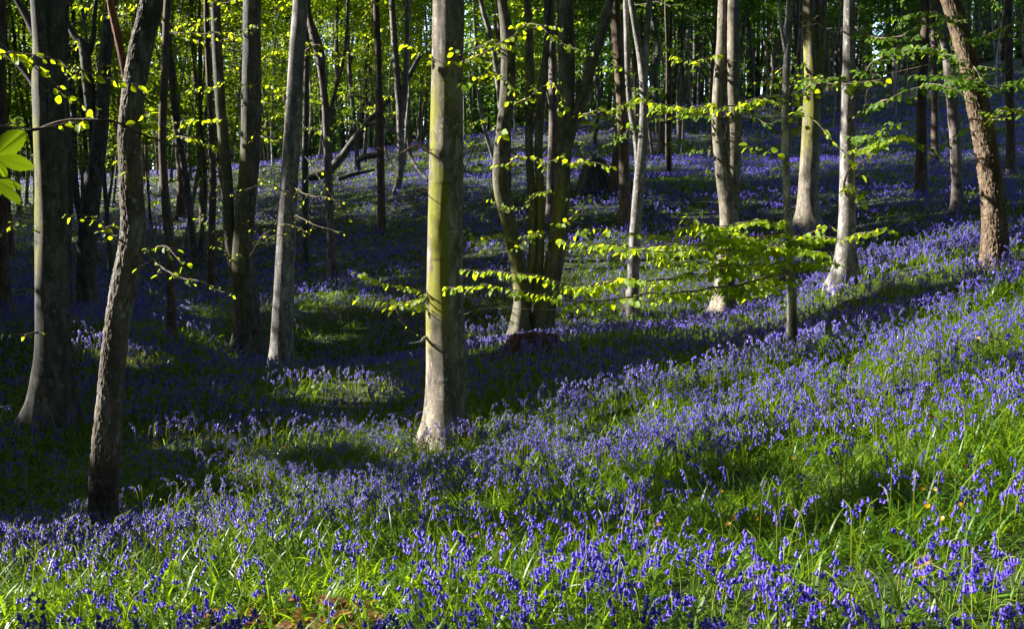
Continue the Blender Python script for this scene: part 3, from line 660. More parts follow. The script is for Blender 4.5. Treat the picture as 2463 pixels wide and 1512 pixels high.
spray(s_, [(1898,610,10.8),(1940,585,10.5),(1985,570,10.3),(2020,575,10.2)], .007, **LT)
c_ = TREE['center']
spray(c_, [(1036,700,10.3),(960,690,9.9),(900,668,9.8),(858,654,9.7)], .010, lit=True, leaf=.075, tlen=.24, tspace=.11, drop=.15)
spray(c_, [(1036,705,10.3),(985,728,10.0),(930,728,9.8),(895,722,9.8),(850,722,9.7)], .009, lit=True, leaf=.075, tlen=.24, tspace=.14, drop=.25)
spray(c_, [(1030,742,10.3),(960,735,9.9),(900,742,9.8)], .007, leaf=.07, tlen=.2, tspace=.2, drop=.4)
spray(c_, [(1045,372,10.2),(1000,352,10.0),(960,372,9.9),(925,358,9.8)], .010, bare=True, tspace=.12, tlen=.25)
spray(c_, [(1040,374,10.2),(1000,340,10.1),(960,338,10.0)], .007, bare=True, tspace=.15, tlen=.25)
spray(c_, [(1030,462,10.3),(1000,455,10.1),(950,420,10.0)], .007, bare=True, tspace=.3, tlen=.15)
spray(c_, [(1028,812,10.25),(1008,820,10.1),(984,825,10.0)], .024, bare=True, tspace=5, tlen=.05, bark='beech', label='short snapped pale branch stub')
spray(c_, [(1018,812,10.15),(985,790,10.0),(950,740,9.9)], .005, leaf=.04, tspace=.1, tlen=.2, drop=.8)
spray(c_, [(1058,160,10.2),(1110,148,9.9),(1180,120,9.7),(1255,75,9.6)], .012, **LU)
spray(c_, [(1060,168,10.2),(1120,130,9.9),(1190,98,9.8),(1230,110,9.8)], .010, **LU)
spray(c_, [(1052,160,10.2),(1015,128,10.0),(972,105,9.9)], .009, lit=True, leaf=.075, tlen=.18, tspace=.18)
spray(c_, [(1070,172,10.2),(1130,200,9.9),(1180,170,9.8),(1240,215,9.7)], .009, **LU)
spray(c_, [(1110,430,10.3),(1140,350,10.0),(1180,310,9.9),(1230,330,9.8)], .008, leaf=.08, tspace=.25, tlen=.22)
m_ = TREE['multi']; LM = dict(leaf=.10, tlen=.40, tspace=.26, lspace=.06, lit=True)
spray(m_, [(1225,120,18),(1180,110,17),(1120,95,16),(1090,130,15.5)], .016, **LM)
spray(m_, [(1360,300,18),(1420,268,17),(1480,268,16.5)], .014, **LM)
spray(m_, [(1215,250,18),(1270,240,17),(1330,200,16.5),(1360,270,16)], .014, **LM)
spray(m_, [(1205,410,18),(1250,380,17),(1310,390,16.5),(1360,370,16)], .014, **LM)
spray(m_, [(1350,470,18),(1300,460,17),(1250,500,16.5),(1180,480,16)], .014, **LM)
spray(m_, [(1350,400,18),(1400,390,17),(1470,400,16.5)], .012, **LM)
spray(m_, [(1340,560,18),(1380,520,17),(1420,470,16.5)], .012, **LM)
spray(m_, [(1225,90,18),(1280,60,17),(1350,100,16.5),(1410,130,16)], .014, **LM)
spray(m_, [(1215,190,18),(1170,180,17),(1120,200,16.5)], .012, **LM)
spray(m_, [(1235,590,18),(1190,560,17),(1140,580,16.5),(1115,540,16)], .012, leaf=.09, tlen=.3, tspace=.3)
spray(m_, [(1340,590,18),(1290,560,17.2),(1240,600,16.5)], .012, leaf=.09, tlen=.3, tspace=.3)
b17 = TREE['b17']
spray(b17, [(1725,245,20.4),(1640,262,19.4),(1540,240,18.6),(1480,262,18)], .018, leaf=.12, tlen=.5, tspace=.24, lit=True)
spray(b17, [(1765,270,20.4),(1820,240,19.6),(1880,250,19)], .014, leaf=.11, tlen=.5, tspace=.3, lit=True)
spray(b17, [(1730,130,20.4),(1660,150,19.6),(1600,120,19)], .014, leaf=.11, tlen=.5, tspace=.35)
b20 = TREE['b20']; LR = dict(leaf=.085, tlen=.34, tspace=.16, lspace=.055, mat='leaf_mid', droop=.7)
spray(b20, [(2042,250,15.40),(2100,150,13.77),(2200,118,12.47),(2310,140,11.61)], .018, **LR)
spray(b20, [(2042,290,15.40),(2120,245,13.77),(2230,205,12.47),(2330,232,11.61)], .018, **LR)
spray(b20, [(2040,200,15.40),(1985,185,14.20),(1920,205,13.34)], .014, **LR)
spray(b20, [(2043,60,15.40),(2130,95,13.77),(2220,60,12.91),(2290,90,12.47)], .016, **LR)
spray(b20, [(2042,330,15.40),(2090,330,14.20),(2150,298,13.34)], .012, lit=True, **LR)
spray(b20, [(2042,370,15.40),(2110,350,14.20),(2160,325,13.42)], .010, lit=True, leaf=.1, tlen=.3, tspace=.25)
spray(b20, [(2034,578,15.31),(2080,560,14.45),(2130,548,13.94)], .010, leaf=.10, tlen=.35, tspace=.16, lit=True)
spray(b20, [(2036,440,15.31),(2048,455,14.88),(2070,490,14.63)], .008, leaf=.10, tlen=.3, tspace=.22)
spray(b20, [(2052,400,15.31),(2100,160,13.77),(2110,180,13.42),(2235,155,12.91)], .006, bare=True, tspace=.6, tlen=.3)
spray(b20, [(2035,470,15.31),(2028,440,15.06),(2050,400,14.80),(2095,375,14.63)], .022, bare=True, tspace=9, tlen=.2, bark='red_bark', label='bent dead reddish twig')
spray(b20, [(2040,80,15.40),(1990,70,14.28),(1950,45,13.77),(1925,33,13.59)], .016, bare=True, tspace=.3, tlen=.5, bark='beech')
b23 = TREE['b23']; LQ = dict(leaf=.078, tlen=.32, tspace=.14, lspace=.05, mat='leaf_mid', droop=.7)
spray(b23, [(2330,150,13.9),(2390,215,12.6),(2440,190,12),(2480,190,11.6)], .014, **LQ)
spray(b23, [(2320,110,13.9),(2390,75,12.6),(2470,50,12)], .014, **LQ)
spray(b23, [(2340,220,13.9),(2300,190,12.4),(2200,180,11.6)], .012, **LQ)
spray(b23, [(2300,60,13.9),(2240,30,12.6),(2150,40,12)], .012, **LQ)
spray(b23, [(2360,300,13.9),(2420,260,13),(2480,270,12.4)], .012, leaf=.09, tlen=.3, tspace=.24)
spray(b23, [(2340,230,13.9),(2280,140,12.5),(2220,110,12),(2120,120,11.5)], .012, **LQ)
l_ = TREE['lean']
spray(l_, [(344,606,6.95),(407,651,6.6),(473,678,6.4),(552,708,6.3)], .009, lit=True, leaf=.042, tlen=.16, tspace=.09, lspace=.09, drop=.35)
spray(l_, [(292,585,6.95),(229,526,6.4),(158,516,6.2)], .008, leaf=.05, tlen=.15, tspace=.12, drop=.2)
spray(l_, [(350,600,6.95),(395,600,6.6),(440,640,6.4)], .005, lit=True, leaf=.04, tlen=.12, tspace=.12, drop=.3)
spray(l_, [(318,470,6.9),(300,380,6.6),(295,330,6.5)], .005, lit=True, leaf=.05, tlen=.12, tspace=.2, drop=.3)
spray(l_, [(320,300,6.9),(345,285,6.7),(352,262,6.6)], .004, lit=True, leaf=.06, tlen=.07, tspace=.1)
b8 = TREE['b8']; LB = dict(lit=True, leaf=.062, tlen=.42, tspace=.30, lspace=.13, drop=.2)
spray(b8, [(690,440,18.9),(740,470,18),(800,480,17.5),(862,545,17.2)], .012, **LB)
spray(b8, [(688,500,18.9),(750,540,18),(830,560,17.5)], .010, **LB)
spray(b8, [(692,470,18.9),(640,440,18),(560,470,17.4),(500,440,17)], .012, **LB)
spray(b8, [(690,560,18.9),(640,570,18),(590,540,17.5)], .010, **LB)
spray(b8, [(700,330,18.9),(760,420,18),(820,500,17.6)], .010, **LB)
b7 = TREE['b7']
spray(b7, [(585,640,19.9),(640,560,19),(690,540,18.4),(740,560,18)], .010, **LB)
spray(b7, [(600,300,19.9),(650,340,19),(700,320,18.4)], .012, leaf=.07, tlen=.4, tspace=.4, drop=.3)
spray(b7, [(560,640,19.9),(520,560,19),(470,520,18.4)], .012, leaf=.07, tlen=.5, tspace=.3, drop=.3, lit=True)
spray(TREE['b5'], [(394,330,18),(440,330,17.4),(520,360,17)], .012, leaf=.08, tlen=.4, tspace=.3, lit=True)
spray(TREE['t1'], [(100,800,11.6),(60,802,11.2),(20,800,11),(-30,795,10.8)], .016, leaf=.06, tlen=.15, tspace=.2, drop=.5)
spray(TREE['t1'], [(95,560,11.6),(50,540,11.2),(0,560,11)], .008, leaf=.06, tlen=.2, tspace=.2, drop=.3, lit=True)

for k_ in ('b3','b5','b6','b7','b8','b9','b9b','b10','b11','multib','b15','b16','b17','b19','b20','b21','b22','b24','b25','b26','b27','b28'):
    T_ = next(a for a in TREES if a['k'] == k_); st_ = np.array([a[:2] for a in T_['stems'][0]], float); o_ = np.argsort(st_[:, 1])
    for n_ in range(4):
        py = rng.uniform(-60, 360); py = min(py, T_['base'][1] - 110); px = float(np.interp(py, st_[o_, 1], st_[o_, 0])); d = T_['d']; sg = rng.choice([-1, 1]); rch = rng.uniform(.7, 1.8) / d * FPX
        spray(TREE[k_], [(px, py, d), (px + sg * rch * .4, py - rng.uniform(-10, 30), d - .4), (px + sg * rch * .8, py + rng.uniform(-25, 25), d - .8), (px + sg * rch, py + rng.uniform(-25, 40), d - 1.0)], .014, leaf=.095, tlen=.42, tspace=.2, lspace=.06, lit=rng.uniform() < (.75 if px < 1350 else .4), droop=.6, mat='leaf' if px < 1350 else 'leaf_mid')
# a young tree just outside the frame sends thin branches into the picture
base = np.array([-3.65, 5.1, 0]); base[2] = H(base[0], base[1])
yt = thing('hazel_tree', 'thin bowed branch with large rounded leaves entering from the left across the crooked tree', 'tree', base)
geo = Geo(); q = np.c_[np.array([base + [0, 0, -.1], base + [.02, .05, 1.2], base + [-.05, .1, 2.4], base + [.1, .1, 4.2]]), [.06, .05, .045, .03]]
stem_geo(geo, q, 24, .04, 77, flare=(.2, .1, .3)); geo.build('trunk', M['brown'], yt, origin=base)
def XP(px, py, d): return (px, py, d)
bx, by, bd = project(np.array([base + [-.02, .1, 2.0]]))
st0 = (float(bx[0]), float(by[0]), float(bd[0])); bx, by, bd = project(np.array([base + [-.02, .1, 2.9]])); st1 = (float(bx[0]), float(by[0]), float(bd[0]))
spray(yt, [st0,(-60,325,5.3),(60,316,5.4),(130,306,5.4),(190,290,5.4),(290,298,5.4),(345,326,5.5),(430,356,5.6),(500,378,5.7),(590,395,5.9),(680,402,6.1)], .014, bare=True, t0=.3, tspace=.28, tlen=.2, bark='brown')
LH = dict(lit=True, leaf=.055, tlen=.13, tspace=.08, lspace=.045, t0=.42, droop=.75, up=.1)
spray(yt, [st1,(-120,110,5.3),(20,136,5.4),(110,146,5.4),(190,172,5.4),(265,190,5.5),(330,205,5.6),(350,232,5.6)], .008, **LH)
spray(yt, [st1,(-100,100,5.2),(60,150,5.3),(110,190,5.4),(160,225,5.4),(210,262,5.5)], .008, **LH)
spray(yt, [st0,(-60,320,5.3),(100,312,5.35),(200,290,5.4),(240,262,5.45)], .006, lit=True, leaf=.055, tlen=.08, tspace=.09, t0=.86)
# sycamore sapling by the camera: two large leaves reach into the frame
base = np.array([-1.75, 1.95, 0]); base[2] = H(base[0], base[1])
sy = thing('sycamore_sapling', 'big translucent lobed leaves hanging into the picture at the left edge', 'sapling', base)
geo = Geo(); q = np.c_[np.array([base + [0, 0, -.05], base + [.02, .02, .7], base + [.1, .05, 1.3], base + [.28, .1, 1.78]]), [.012, .010, .008, .005]]
stem_geo(geo, q, 12, .04, 78); geo.build('trunk', M['brown'], sy, origin=base)
def lobed_leaf(c, ydir, nrm, size, name):
    a = np.linspace(-math.pi * .95, math.pi * .95, 181); r = np.full(181, .30)
    for ak, lk, wk in ((0, 1.0, .62), (1.02, .90, .55), (-1.02, .90, .55), (2.0, .60, .50), (-2.0, .60, .50)):
        r = np.maximum(r, lk * np.clip(1 - (np.abs(a - ak) / wk) ** 1.25 * .62, 0, 1) * (np.abs(a - ak) < wk * 1.25))
    r = np.convolve(np.pad(r, 2, 'edge'), np.ones(5) / 5, 'valid') + .06 * np.abs((a * 9) % 1 - .35)
    vn = np.max([np.exp(-((a - ak) / .05) ** 2) for ak in (0, 1.02, -1.02, 2.0, -2.0)], axis=0)
    rings = []
    for k in range(1, 9):
        f = k / 8; x = np.sin(a) * r * f; y = np.cos(a) * r * f
        z = -.22 * (x**2 + .6 * y**2) + .03 * np.cos(a * 5) * f - .03 * vn * f
        rings.append(np.c_[x, y, z])
    V = np.r_[[[0, 0, 0]], np.concatenate(rings)] * .5; m = len(a); Fs3 = []; Fs4 = []
    for j in range(m - 1):
        Fs3.append([0, 1 + j, 2 + j])
        for k in range(7): Fs4.append([1 + k*m + j, 1 + (k+1)*m + j, 2 + (k+1)*m + j, 2 + k*m + j])
    W, _ = instance(V, np.array([[0, 1, 2, 3]]), np.array([c]), np.array([ydir]), np.array([nrm]), np.array([size]))
    rad = np.r_[0, np.repeat(np.arange(1, 9) / 8, m)]; vein = np.r_[0, np.tile(vn, 8)]
    me = mesh_np(name, W - base, [np.array(Fs3), np.array(Fs4)], M['sycamore'], True, {'rnd': np.clip(.55 + .3 * fbm(V[:, 0] * 9, V[:, 1] * 9, 0, 5) - .55 * vein, 0, 1)})
    o = link(name, me, sy); mark(OPEN, W[::6], 2); return o
lobed_leaf(P(-14, 375, 2.05), np.array([.45, -.1, .30]), np.array([.45, -.85, -.05]), .17, 'leaf')
lobed_leaf(P(-10, 432, 2.0), np.array([.7, .1, -.62]), np.array([.75, -.25, .5]), .14, 'leaf')
pt = catmull(np.array([base + [.28, .1, 1.78], P(-30, 400, 2.05), P(-6, 372, 2.05)]), 8); V, F = tube(pt, np.full(8, .0014), 5); geo = Geo(); geo.add(V, F, rnd=.2); geo.build('leaf_stalk', M['stem'], sy, origin=base)

# ------------------------------------------------------------------ fallen wood, stumps, litter
def ground_at(px, py):
    p, d = hit(px, py); return p[0], float(d[0])
def log_thing(name, label, cat, ctrl, bark, ns=20, step=.05, amp=.06, lift=0.0, ridge=0.0, group=None, part='trunk', subs=()):
    """ctrl: (px, py, depth, radius)"""
    c = np.array([np.r_[P(a, b, d), r] for a, b, d, r in ctrl]); o = c[0, :3]; t = thing(name, label, cat, o, group)
    geo = Geo(); stem_geo(geo, c, ns, step, int(abs(c[0, 0] * 1000)) % 997, amp=amp, ridge=ridge); geo.build(part, M[bark], t, origin=o)
    for pts in subs:
        c = np.array([np.r_[P(a, b, d), r] for a, b, d, r in pts]); geo = Geo(); stem_geo(geo, c, 10, step, int(abs(c[0, 1] * 1000)) % 997, amp=amp); geo.build('limb', M[bark], t, origin=o)
    return t
log_thing('fallen_tree', 'dark dead tree leaning across the back slope with its broken butt on the bluebells', 'fallen tree',
   [(742,428,43,.16),(775,418,43,.22),(810,392,43,.19),(850,338,43,.17),(880,300,43,.15),(930,245,43,.13),(965,212,43,.11),(1010,135,43,.09)], 'beech_dark', subs=[[(880,300,43,.1),(920,300,42.5,.08),(960,330,42,.06),(1000,400,41,.07),(1030,435,40,.08)],[(900,275,43,.06),(880,240,43,.05),(850,230,43,.03)]])
log_thing('dead_branch', 'dark snapped limb lying in the bluebells below the leaning dead tree', 'branch',
   [(815,432,41,.10),(845,420,41,.10),(885,412,41,.07),(900,408,41,.04)], 'beech_dark')
log_thing('dead_log', 'dark mossy log lying at the foot of the back slope', 'log', [(860,384,47,.14),(885,376,47,.15),(915,374,47,.12)], 'beech_dark')
p, d = ground_at(1240, 836)
log_thing('cut_log', 'short pale grey log lying at the foot of the multi-stemmed beech', 'log', [(1210,841,16.6,.045),(1225,839,16.6,.055),(1245,836,16.5,.058),(1266,829,16.4,.05)], 'beech', ns=28, step=.03, amp=.05)
log_thing('dead_stick', 'crooked pale stick standing among sunlit bluebells on the right slope', 'stick', [(2036,915,8.1,.010),(2041,895,8.1,.010),(2044,874,8.1,.009),(2058,870,8.1,.007),(2066,860,8.1,.004)], 'birch', ns=8, step=.02, amp=.1, part='stem', subs=[[(2044,874,8.1,.007),(2034,866,8.05,.006),(2030,858,8.0,.003)]])
log_thing('curled_stalk', 'pale curved dry stalk at the right edge of the bluebell slope', 'stick', [(2454,905,6.4,.010),(2457,880,6.4,.010),(2462,850,6.4,.009),(2475,820,6.4,.005)], 'birch', ns=8, step=.02, part='stem')
log_thing('bare_twig', 'whitish forked twig lying above the bluebells left of the slender young beech', 'twig', [(1806,470,20,.010),(1830,474,19.9,.012),(1860,472,19.8,.008)], 'birch', ns=8, part='stem')
log_thing('fallen_stick', 'brown stick lying in the shaded hollow left of the pale grey beech', 'stick', [(440,878,16.6,.03),(470,876,16.6,.035),(500,877,16.6,.03)], 'brown', part='stem')
log_thing('fallen_stick', 'long brown stick lying behind the crooked cracked tree in the hollow', 'stick', [(190,880,16.3,.025),(215,876,16.3,.03),(245,870,16.4,.02)], 'brown', part='stem')
g0, d0 = ground_at(1970, 1462)
log_thing('bark_chunk', 'small brown chunk of bark lying low among the nearest bluebells', 'bark', [(1946,1476,d0-.05,.022),(1962,1468,d0,.028),(1985,1458,d0+.02,.026),(2003,1450,d0+.03,.016)], 'rough_brown', ns=22, step=.008, amp=.12, ridge=.004, part='stem')

def stump(name, label, px, py, d, r, h, seed, bark, spikes=.5, sq=1.0, roots=.25):
    p = P(px, py, d); p[2] = H(p[0], p[1]); t = thing(name, label, 'stump', p)
    ns, nr = 64, 26; th = np.arange(ns) / ns * 2 * math.pi; z = np.linspace(-.1, h, nr); zz_, tt = np.meshgrid(z, th, indexing='ij')
    cx, sn = np.cos(tt), np.sin(tt); top = h * (1 - spikes * fbm(cx * 2.2 + 9, sn * 2.2, 0, seed, 3)); zz_ = np.minimum(zz_, top + (zz_ - top) * .15)
    rr = r * (1 + roots * np.exp(-np.maximum(zz_, 0) / (h * .3)) * (1 + .6 * np.cos(4 * tt + seed)) - .25 * sstep(0, h, zz_)) * (1 + .22 * (fbm(cx * 3, sn * 3, zz_ * 2, seed + 2, 3) - .5)) * (1 - .10 * np.abs(np.sin(tt * 9 + 3 * vnoise(cx * 4, sn * 4, zz_ * 3, seed))) )
    V = np.stack([rr * cx, rr * sn * sq, zz_], -1).reshape(-1, 3); i = np.arange(nr - 1)[:, None] * ns; j = np.arange(ns)[None]; k = (j + 1) % ns
    Q = np.stack([i + j, i + k, i + ns + k, i + ns + j], -1).reshape(-1, 4)
    # hollow centre
    V2 = np.stack([rr[-1] * .72 * np.cos(th), rr[-1] * .72 * sq * np.sin(th), zz_[-1] - .03], -1); V3 = np.stack([rr[-1] * .5 * np.cos(th), rr[-1] * .5 * sq * np.sin(th), np.full(ns, h * .25)], -1)
    V = np.r_[V, V2, V3, [[0, 0, h * .22]]]; b = (nr - 1) * ns; jj = np.arange(ns); kk = (jj + 1) % ns
    Q = np.r_[Q, np.stack([b + jj, b + kk, b + ns + kk, b + ns + jj], -1), np.stack([b + ns + jj, b + ns + kk, b + 2*ns + kk, b + 2*ns + jj], -1)]
    T3 = np.stack([b + 2*ns + jj, b + 2*ns + kk, np.full(ns, b + 3*ns)], -1)
    cr = np.r_[np.clip(1.6 * np.abs(np.sin(tt * 9 + 3)) - 1.1, 0, .7).ravel(), np.zeros(ns), np.full(ns, .8), .9]
    link('stump_wood', mesh_np('stump_wood', V, [Q, T3], M[bark], True, {'crack': cr, 'moss': np.zeros(len(V))}), t); return t, p
stump('rotten_stump', 'low rotten red-brown stump below the multi-stemmed beech', 1284, 890, 15.6, .44, .36, 4, 'rotten', .75, .8, .55)
t, p = stump('broken_stump', 'black pointed broken stump like a small tent on the upper slope', 1428, 452, 33.5, .50, 1.15, 8, 'beech_dark', .25, .8, .5)
for dx in (0, .16):
    c = np.array([[p[0] - .12 + dx, p[1], p[2] + .5, .2], [p[0] - .03 + dx, p[1], p[2] + .95, .12], [p[0] + .04 + dx * 1.3, p[1], p[2] + 1.25 - dx, .02]]); geo = Geo(); stem_geo(geo, c, 12, .06, 5, amp=.08); geo.build('splinter', M['beech_dark'], t, origin=p)

def dead_leaf(label, px, py, d, size, yd, nr, group=None):
    p = P(px, py, d); a = np.linspace(0, 1, 9); w = .30 * np.sin(np.pi * a) ** .8
    rows = [np.c_[s * w, a, .10 * np.sin(a * 5) + .28 * abs(s) * w + .05 * s] for s in (-1, -.5, 0, .5, 1)]
    V = np.concatenate(rows); F = np.array([[r * 9 + k, (r+1) * 9 + k, (r+1) * 9 + k + 1, r * 9 + k + 1] for r in range(4) for k in range(8)])
    W, _ = instance(V, F[:1], p[None], np.array([yd], float), np.array([nr], float), np.array([size]))
    o = link('dead_leaf', mesh_np('dead_leaf', W - p, [F], M['dead_leaf'], True, {'rnd': np.full(len(V), rng.uniform(.3, 1))})); o.location = p
    tag(o, label, 'leaf', group)
dead_leaf('upright orange-brown dead leaf caught among bluebell stems', 2212, 1392, 3.55, .095, (.25, .1, 1), (-.5, -.8, .1))
dead_leaf('pale curled tan dead leaf lying on the lit grass', 1458, 1382, 4.3, .10, (1, .2, .1), (-.2, -.5, .8))
dead_leaf('small dark red dead leaf beside the bottom edge', 182 * .8325 + 690, 1475, 3.7, .07, (.4, 0, .9), (-.4, -.8, .2))
dead_leaf('small pink-brown dead leaf on shaded grass right of the rotten stump', 2225, 1005, 5.2, .06, (1, .1, .2), (-.3, -.6, .7))
# heap of brown leaves showing at the bottom edge
n = 90; pp = np.c_[rng.uniform(430, 920, n), rng.uniform(1470, 1560, n)]; hp, hd = hit(pp[:, 0], pp[:, 1]); hp[:, 2] += rng.uniform(.02, .07, n)
o = leaf_geo('leaf_litter', M['dead_leaf'], None, hp, np.c_[rng.normal(0, 1, (n, 2)), rng.normal(0, .3, n)], np.c_[rng.normal(0, .5, (n, 2)), np.ones(n)], rng.uniform(.05, .09, n)); tag(o, 'brown fallen leaves lying on bare soil at the bottom edge', kind='stuff')

n = 2600; pp = np.c_[rng.uniform(-100, 2560, n), rng.uniform(520, 1500, n)]; hp, hd = hit(pp[:, 0], pp[:, 1]); ok = ~np.isnan(hd); hp = hp[ok]; kk = fbm(hp[:, 0] * .7, hp[:, 1] * .7, 0, 93, 2) > .5; kk &= hp[:, 1] > 9; hp = hp[kk]; n = len(hp); hp[:, 2] += rng.uniform(.01, .06, n)
o = leaf_geo('fallen_leaves', M['dead_leaf'], None, hp, np.c_[rng.normal(0, 1, (n, 2)), rng.normal(0, .3, n)], np.c_[rng.normal(0, .5, (n, 2)), np.ones(n)], rng.uniform(.05, .09, n)); tag(o, 'last year\'s brown leaves strewn thinly over the floor of the wood', kind='stuff')

# ------------------------------------------------------------------ the wood behind: every tree its own trunk and crown
spots = [np.array(t[1][:2]) for t in pending]; bgspec = []
def try_tree(x, y, gap):
    q = np.array([x, y])
    if all(np.linalg.norm(q - s) > gap for s in spots): spots.append(q); return True
    return False
guard = 0; lab_n = 0
while len(bgspec) < 215 and guard < 9000:
    guard += 1
    y = 31 + 50 * rng.uniform() ** 1.15; px = rng.uniform(-130, 1040) if rng.uniform() < .3 else rng.uniform(-130, 2592); x = (px - CX) / FPX * y
    if px > 1350 and y < 42 : continue
    if 1040 < px < 1180: continue
    if 560 < px < 1040 and y < 46: continue
    if try_tree(x, y, .85): bgspec.append((x, y, px))
for bi, (x, y, px) in enumerate(bgspec):
    b = np.array([x, y, float(H(x, y))]); right = px > 1350
    rs = np.random.default_rng(4000 + bi)
    dia = rs.choice([.12, .16, .2, .26, .34], p=[.22, .25, .25, .18, .10]) * (1.0 if not right else 1.12)
    hgt = rs.uniform(11, 17); lean = rs.normal(0, .06, 2)
    kind = rs.choice(4, p=[.30, .35, .2, .15] if not right else [.10, .30, .45, .15]); bk = ['beech', 'beech_dark', 'brown', 'birch'][kind]
    adj = ['pale grey', 'dark grey', 'brown', 'pinkish mottled'][kind]; zone = 'on the leafy left skyline' if px < 900 else ('in the wood behind the thick beech' if not right else 'in the dark upper wood on the right')
    t = thing('woodland_tree', f'{adj} narrow trunk among many {zone}', 'tree', b, f'{adj} distant trunks {zone}')
    geo = Geo(); zs = np.linspace(-.2, hgt, 7); cur = rs.normal(0, .16, (7, 2)).cumsum(0) * .8
    q = np.c_[b[0] + lean[0] * zs + cur[:, 0], b[1] + lean[1] * zs + cur[:, 1], b[2] + zs, dia / 2 * np.linspace(1, .25, 7)]; q[0, :2] = b[:2]
    stem_geo(geo, q, 10, .22, 900 + bi, flare=(.5, .25, .3), amp=.07, base_z=b[2])
    for k in range(rs.integers(1, 5)):
        i = rs.integers(2, 5); a = rs.uniform(0, 6.3); L = rs.uniform(2, 4.5); out = np.array([math.cos(a), math.sin(a), 0]) * rs.uniform(.3, .9)
        p0 = q[i, :3]; lq = np.array([np.r_[p0, q[i, 3] * .6], np.r_[p0 + out * .5 + [0, 0, L * .4], q[i, 3] * .45], np.r_[p0 + out * .9 + [0, 0, L * .75], q[i, 3] * .3], np.r_[p0 + out * 1.1 + [0, 0, L], .012]])
        stem_geo(geo, lq, 6, .3, 5000 + bi * 7 + k, amp=.05)
    for k in range(7):
        hz = rs.uniform(1.0, 8); i_ = min(int(hz / hgt * 6) + 1, 5); f_ = hz / hgt * 6 + .1 - (i_ - 1); p0 = q[i_ - 1, :3] * (1 - np.clip(f_, 0, 1)) + q[i_, :3] * np.clip(f_, 0, 1); a = rs.uniform(0, 6.3); L = rs.uniform(.8, 2.6)
        out = np.array([math.cos(a), math.sin(a), 0]); lq = np.array([p0, p0 + out * L * .45 + [0, 0, rs.uniform(-.1, .4)], p0 + out * L + [0, 0, rs.uniform(-.3, .8)]]) + np.r_[[[0, 0, 0]], rs.normal(0, .12, (2, 3))]
        Vt, Ft = tube(catmull(lq, 6), np.linspace(.022, .006, 6), 4); geo.add(Vt, Ft, moss=0., crack=0.)
    geo.build('trunk', M[bk], t, origin=b)
    low = rs.uniform(1.2, 4) if not right else rs.uniform(3.0, 6)
    ctr = np.array([q[3, 0], q[3, 1], b[2] + (low + hgt) / 2])
    pending.append((t, b, ctr, (2.3, (hgt - low) * .52), 3000 if not right else 4600, 7000 + bi, 'bg', right, hgt))

# unseen trees added left of the frame, crowns shaped to shade the hollow
off = []; LITU = [float(np.array(TREE[k].location)[:2] @ SU[:2]) for k in ('lean', 'center', 'b20', 'b23', 't1')]
for ix in range(9):
    for iy in range(12):
        x = -9.5 - ix * 4.1 + rng.uniform(-1.2, 1.2); y = .5 + iy * 4.3 + rng.uniform(-1.2, 1.2)
        if x > -.56 * y - 4.6: continue
        for _ in range(8):      # nudge the trunk out of the shafts that light the front trunks
            uu = x * SU[0] + y * SU[1]; kk_ = min(LITU, key=lambda k: abs(uu - k))
            if abs(uu - kk_) > .42: break
            y += .25 if uu >= kk_ else -.25
        if try_tree(x, y, 2): off.append((x, y))
for oi, (x, y) in enumerate(off):
    b = np.array([x, y, float(H(x, y))]); rs = np.random.default_rng(9000 + oi); hgt = rs.uniform(14, 18)
    t = thing('added_shade_beech', 'leafy beech standing left of the view and shading the hollow', 'tree', b, 'beeches left of the view')
    geo = Geo(); zs = np.linspace(-.2, hgt, 7); q = np.c_[b[0] + rs.normal(0, .12, 7).cumsum(), b[1] + rs.normal(0, .12, 7).cumsum(), b[2] + zs, .17 * np.linspace(1, .2, 7)]
    stem_geo(geo, q, 12, .3, 9500 + oi, flare=(.5, .3, .3), base_z=b[2]); geo.build('trunk', M['beech_dark'], t, origin=b)
    pending.append((t, b, np.array([q[4, 0], q[4, 1], b[2] + 8.6]), (3.0, 6.2), 4600, 9700 + oi, 'off'))
# unseen trees added behind and right of the viewpoint to block the sky
around = []
for ix in range(15):
    for iy in range(12):
        x = -34 + ix * 5.2 + rng.uniform(-1.4, 1.4); y = -27 + iy * 5.2 + rng.uniform(-1.4, 1.4)
        if y > -2.0 and x < .60 * max(y, 0) + 4.0: continue
        if try_tree(x, y, 2): around.append((x, y))
for x, y in ((-1.5, -4.2), (3.2, -3.4), (-7.5, -5.2), (6.8, -.6), (9.5, 4.4), (0.8, -7.5)): around.append((x, y))  # extra trees added to close the sky gap near the camera
for oi, (x, y) in enumerate(around):
    b = np.array([x, y, float(H(x, y))]); rs = np.random.default_rng(19000 + oi); hgt = rs.uniform(13, 18)
    t = thing('added_shade_beech', 'leafy beech standing outside the picture behind or right of the viewpoint', 'tree', b, 'beeches around the viewpoint')
    geo = Geo(); zs = np.linspace(-.2, hgt, 7); q = np.c_[b[0] + rs.normal(0, .12, 7).cumsum(), b[1] + rs.normal(0, .12, 7).cumsum(), b[2] + zs, .17 * np.linspace(1, .2, 7)]
    stem_geo(geo, q, 12, .3, 19500 + oi, flare=(.5, .3, .3), base_z=b[2]); geo.build('trunk', M['beech_dark'], t, origin=b)
    pending.append((t, b, np.array([q[4, 0], q[4, 1], b[2] + 8.5]), (3.3, 6.0), 3600, 19700 + oi, 'around'))
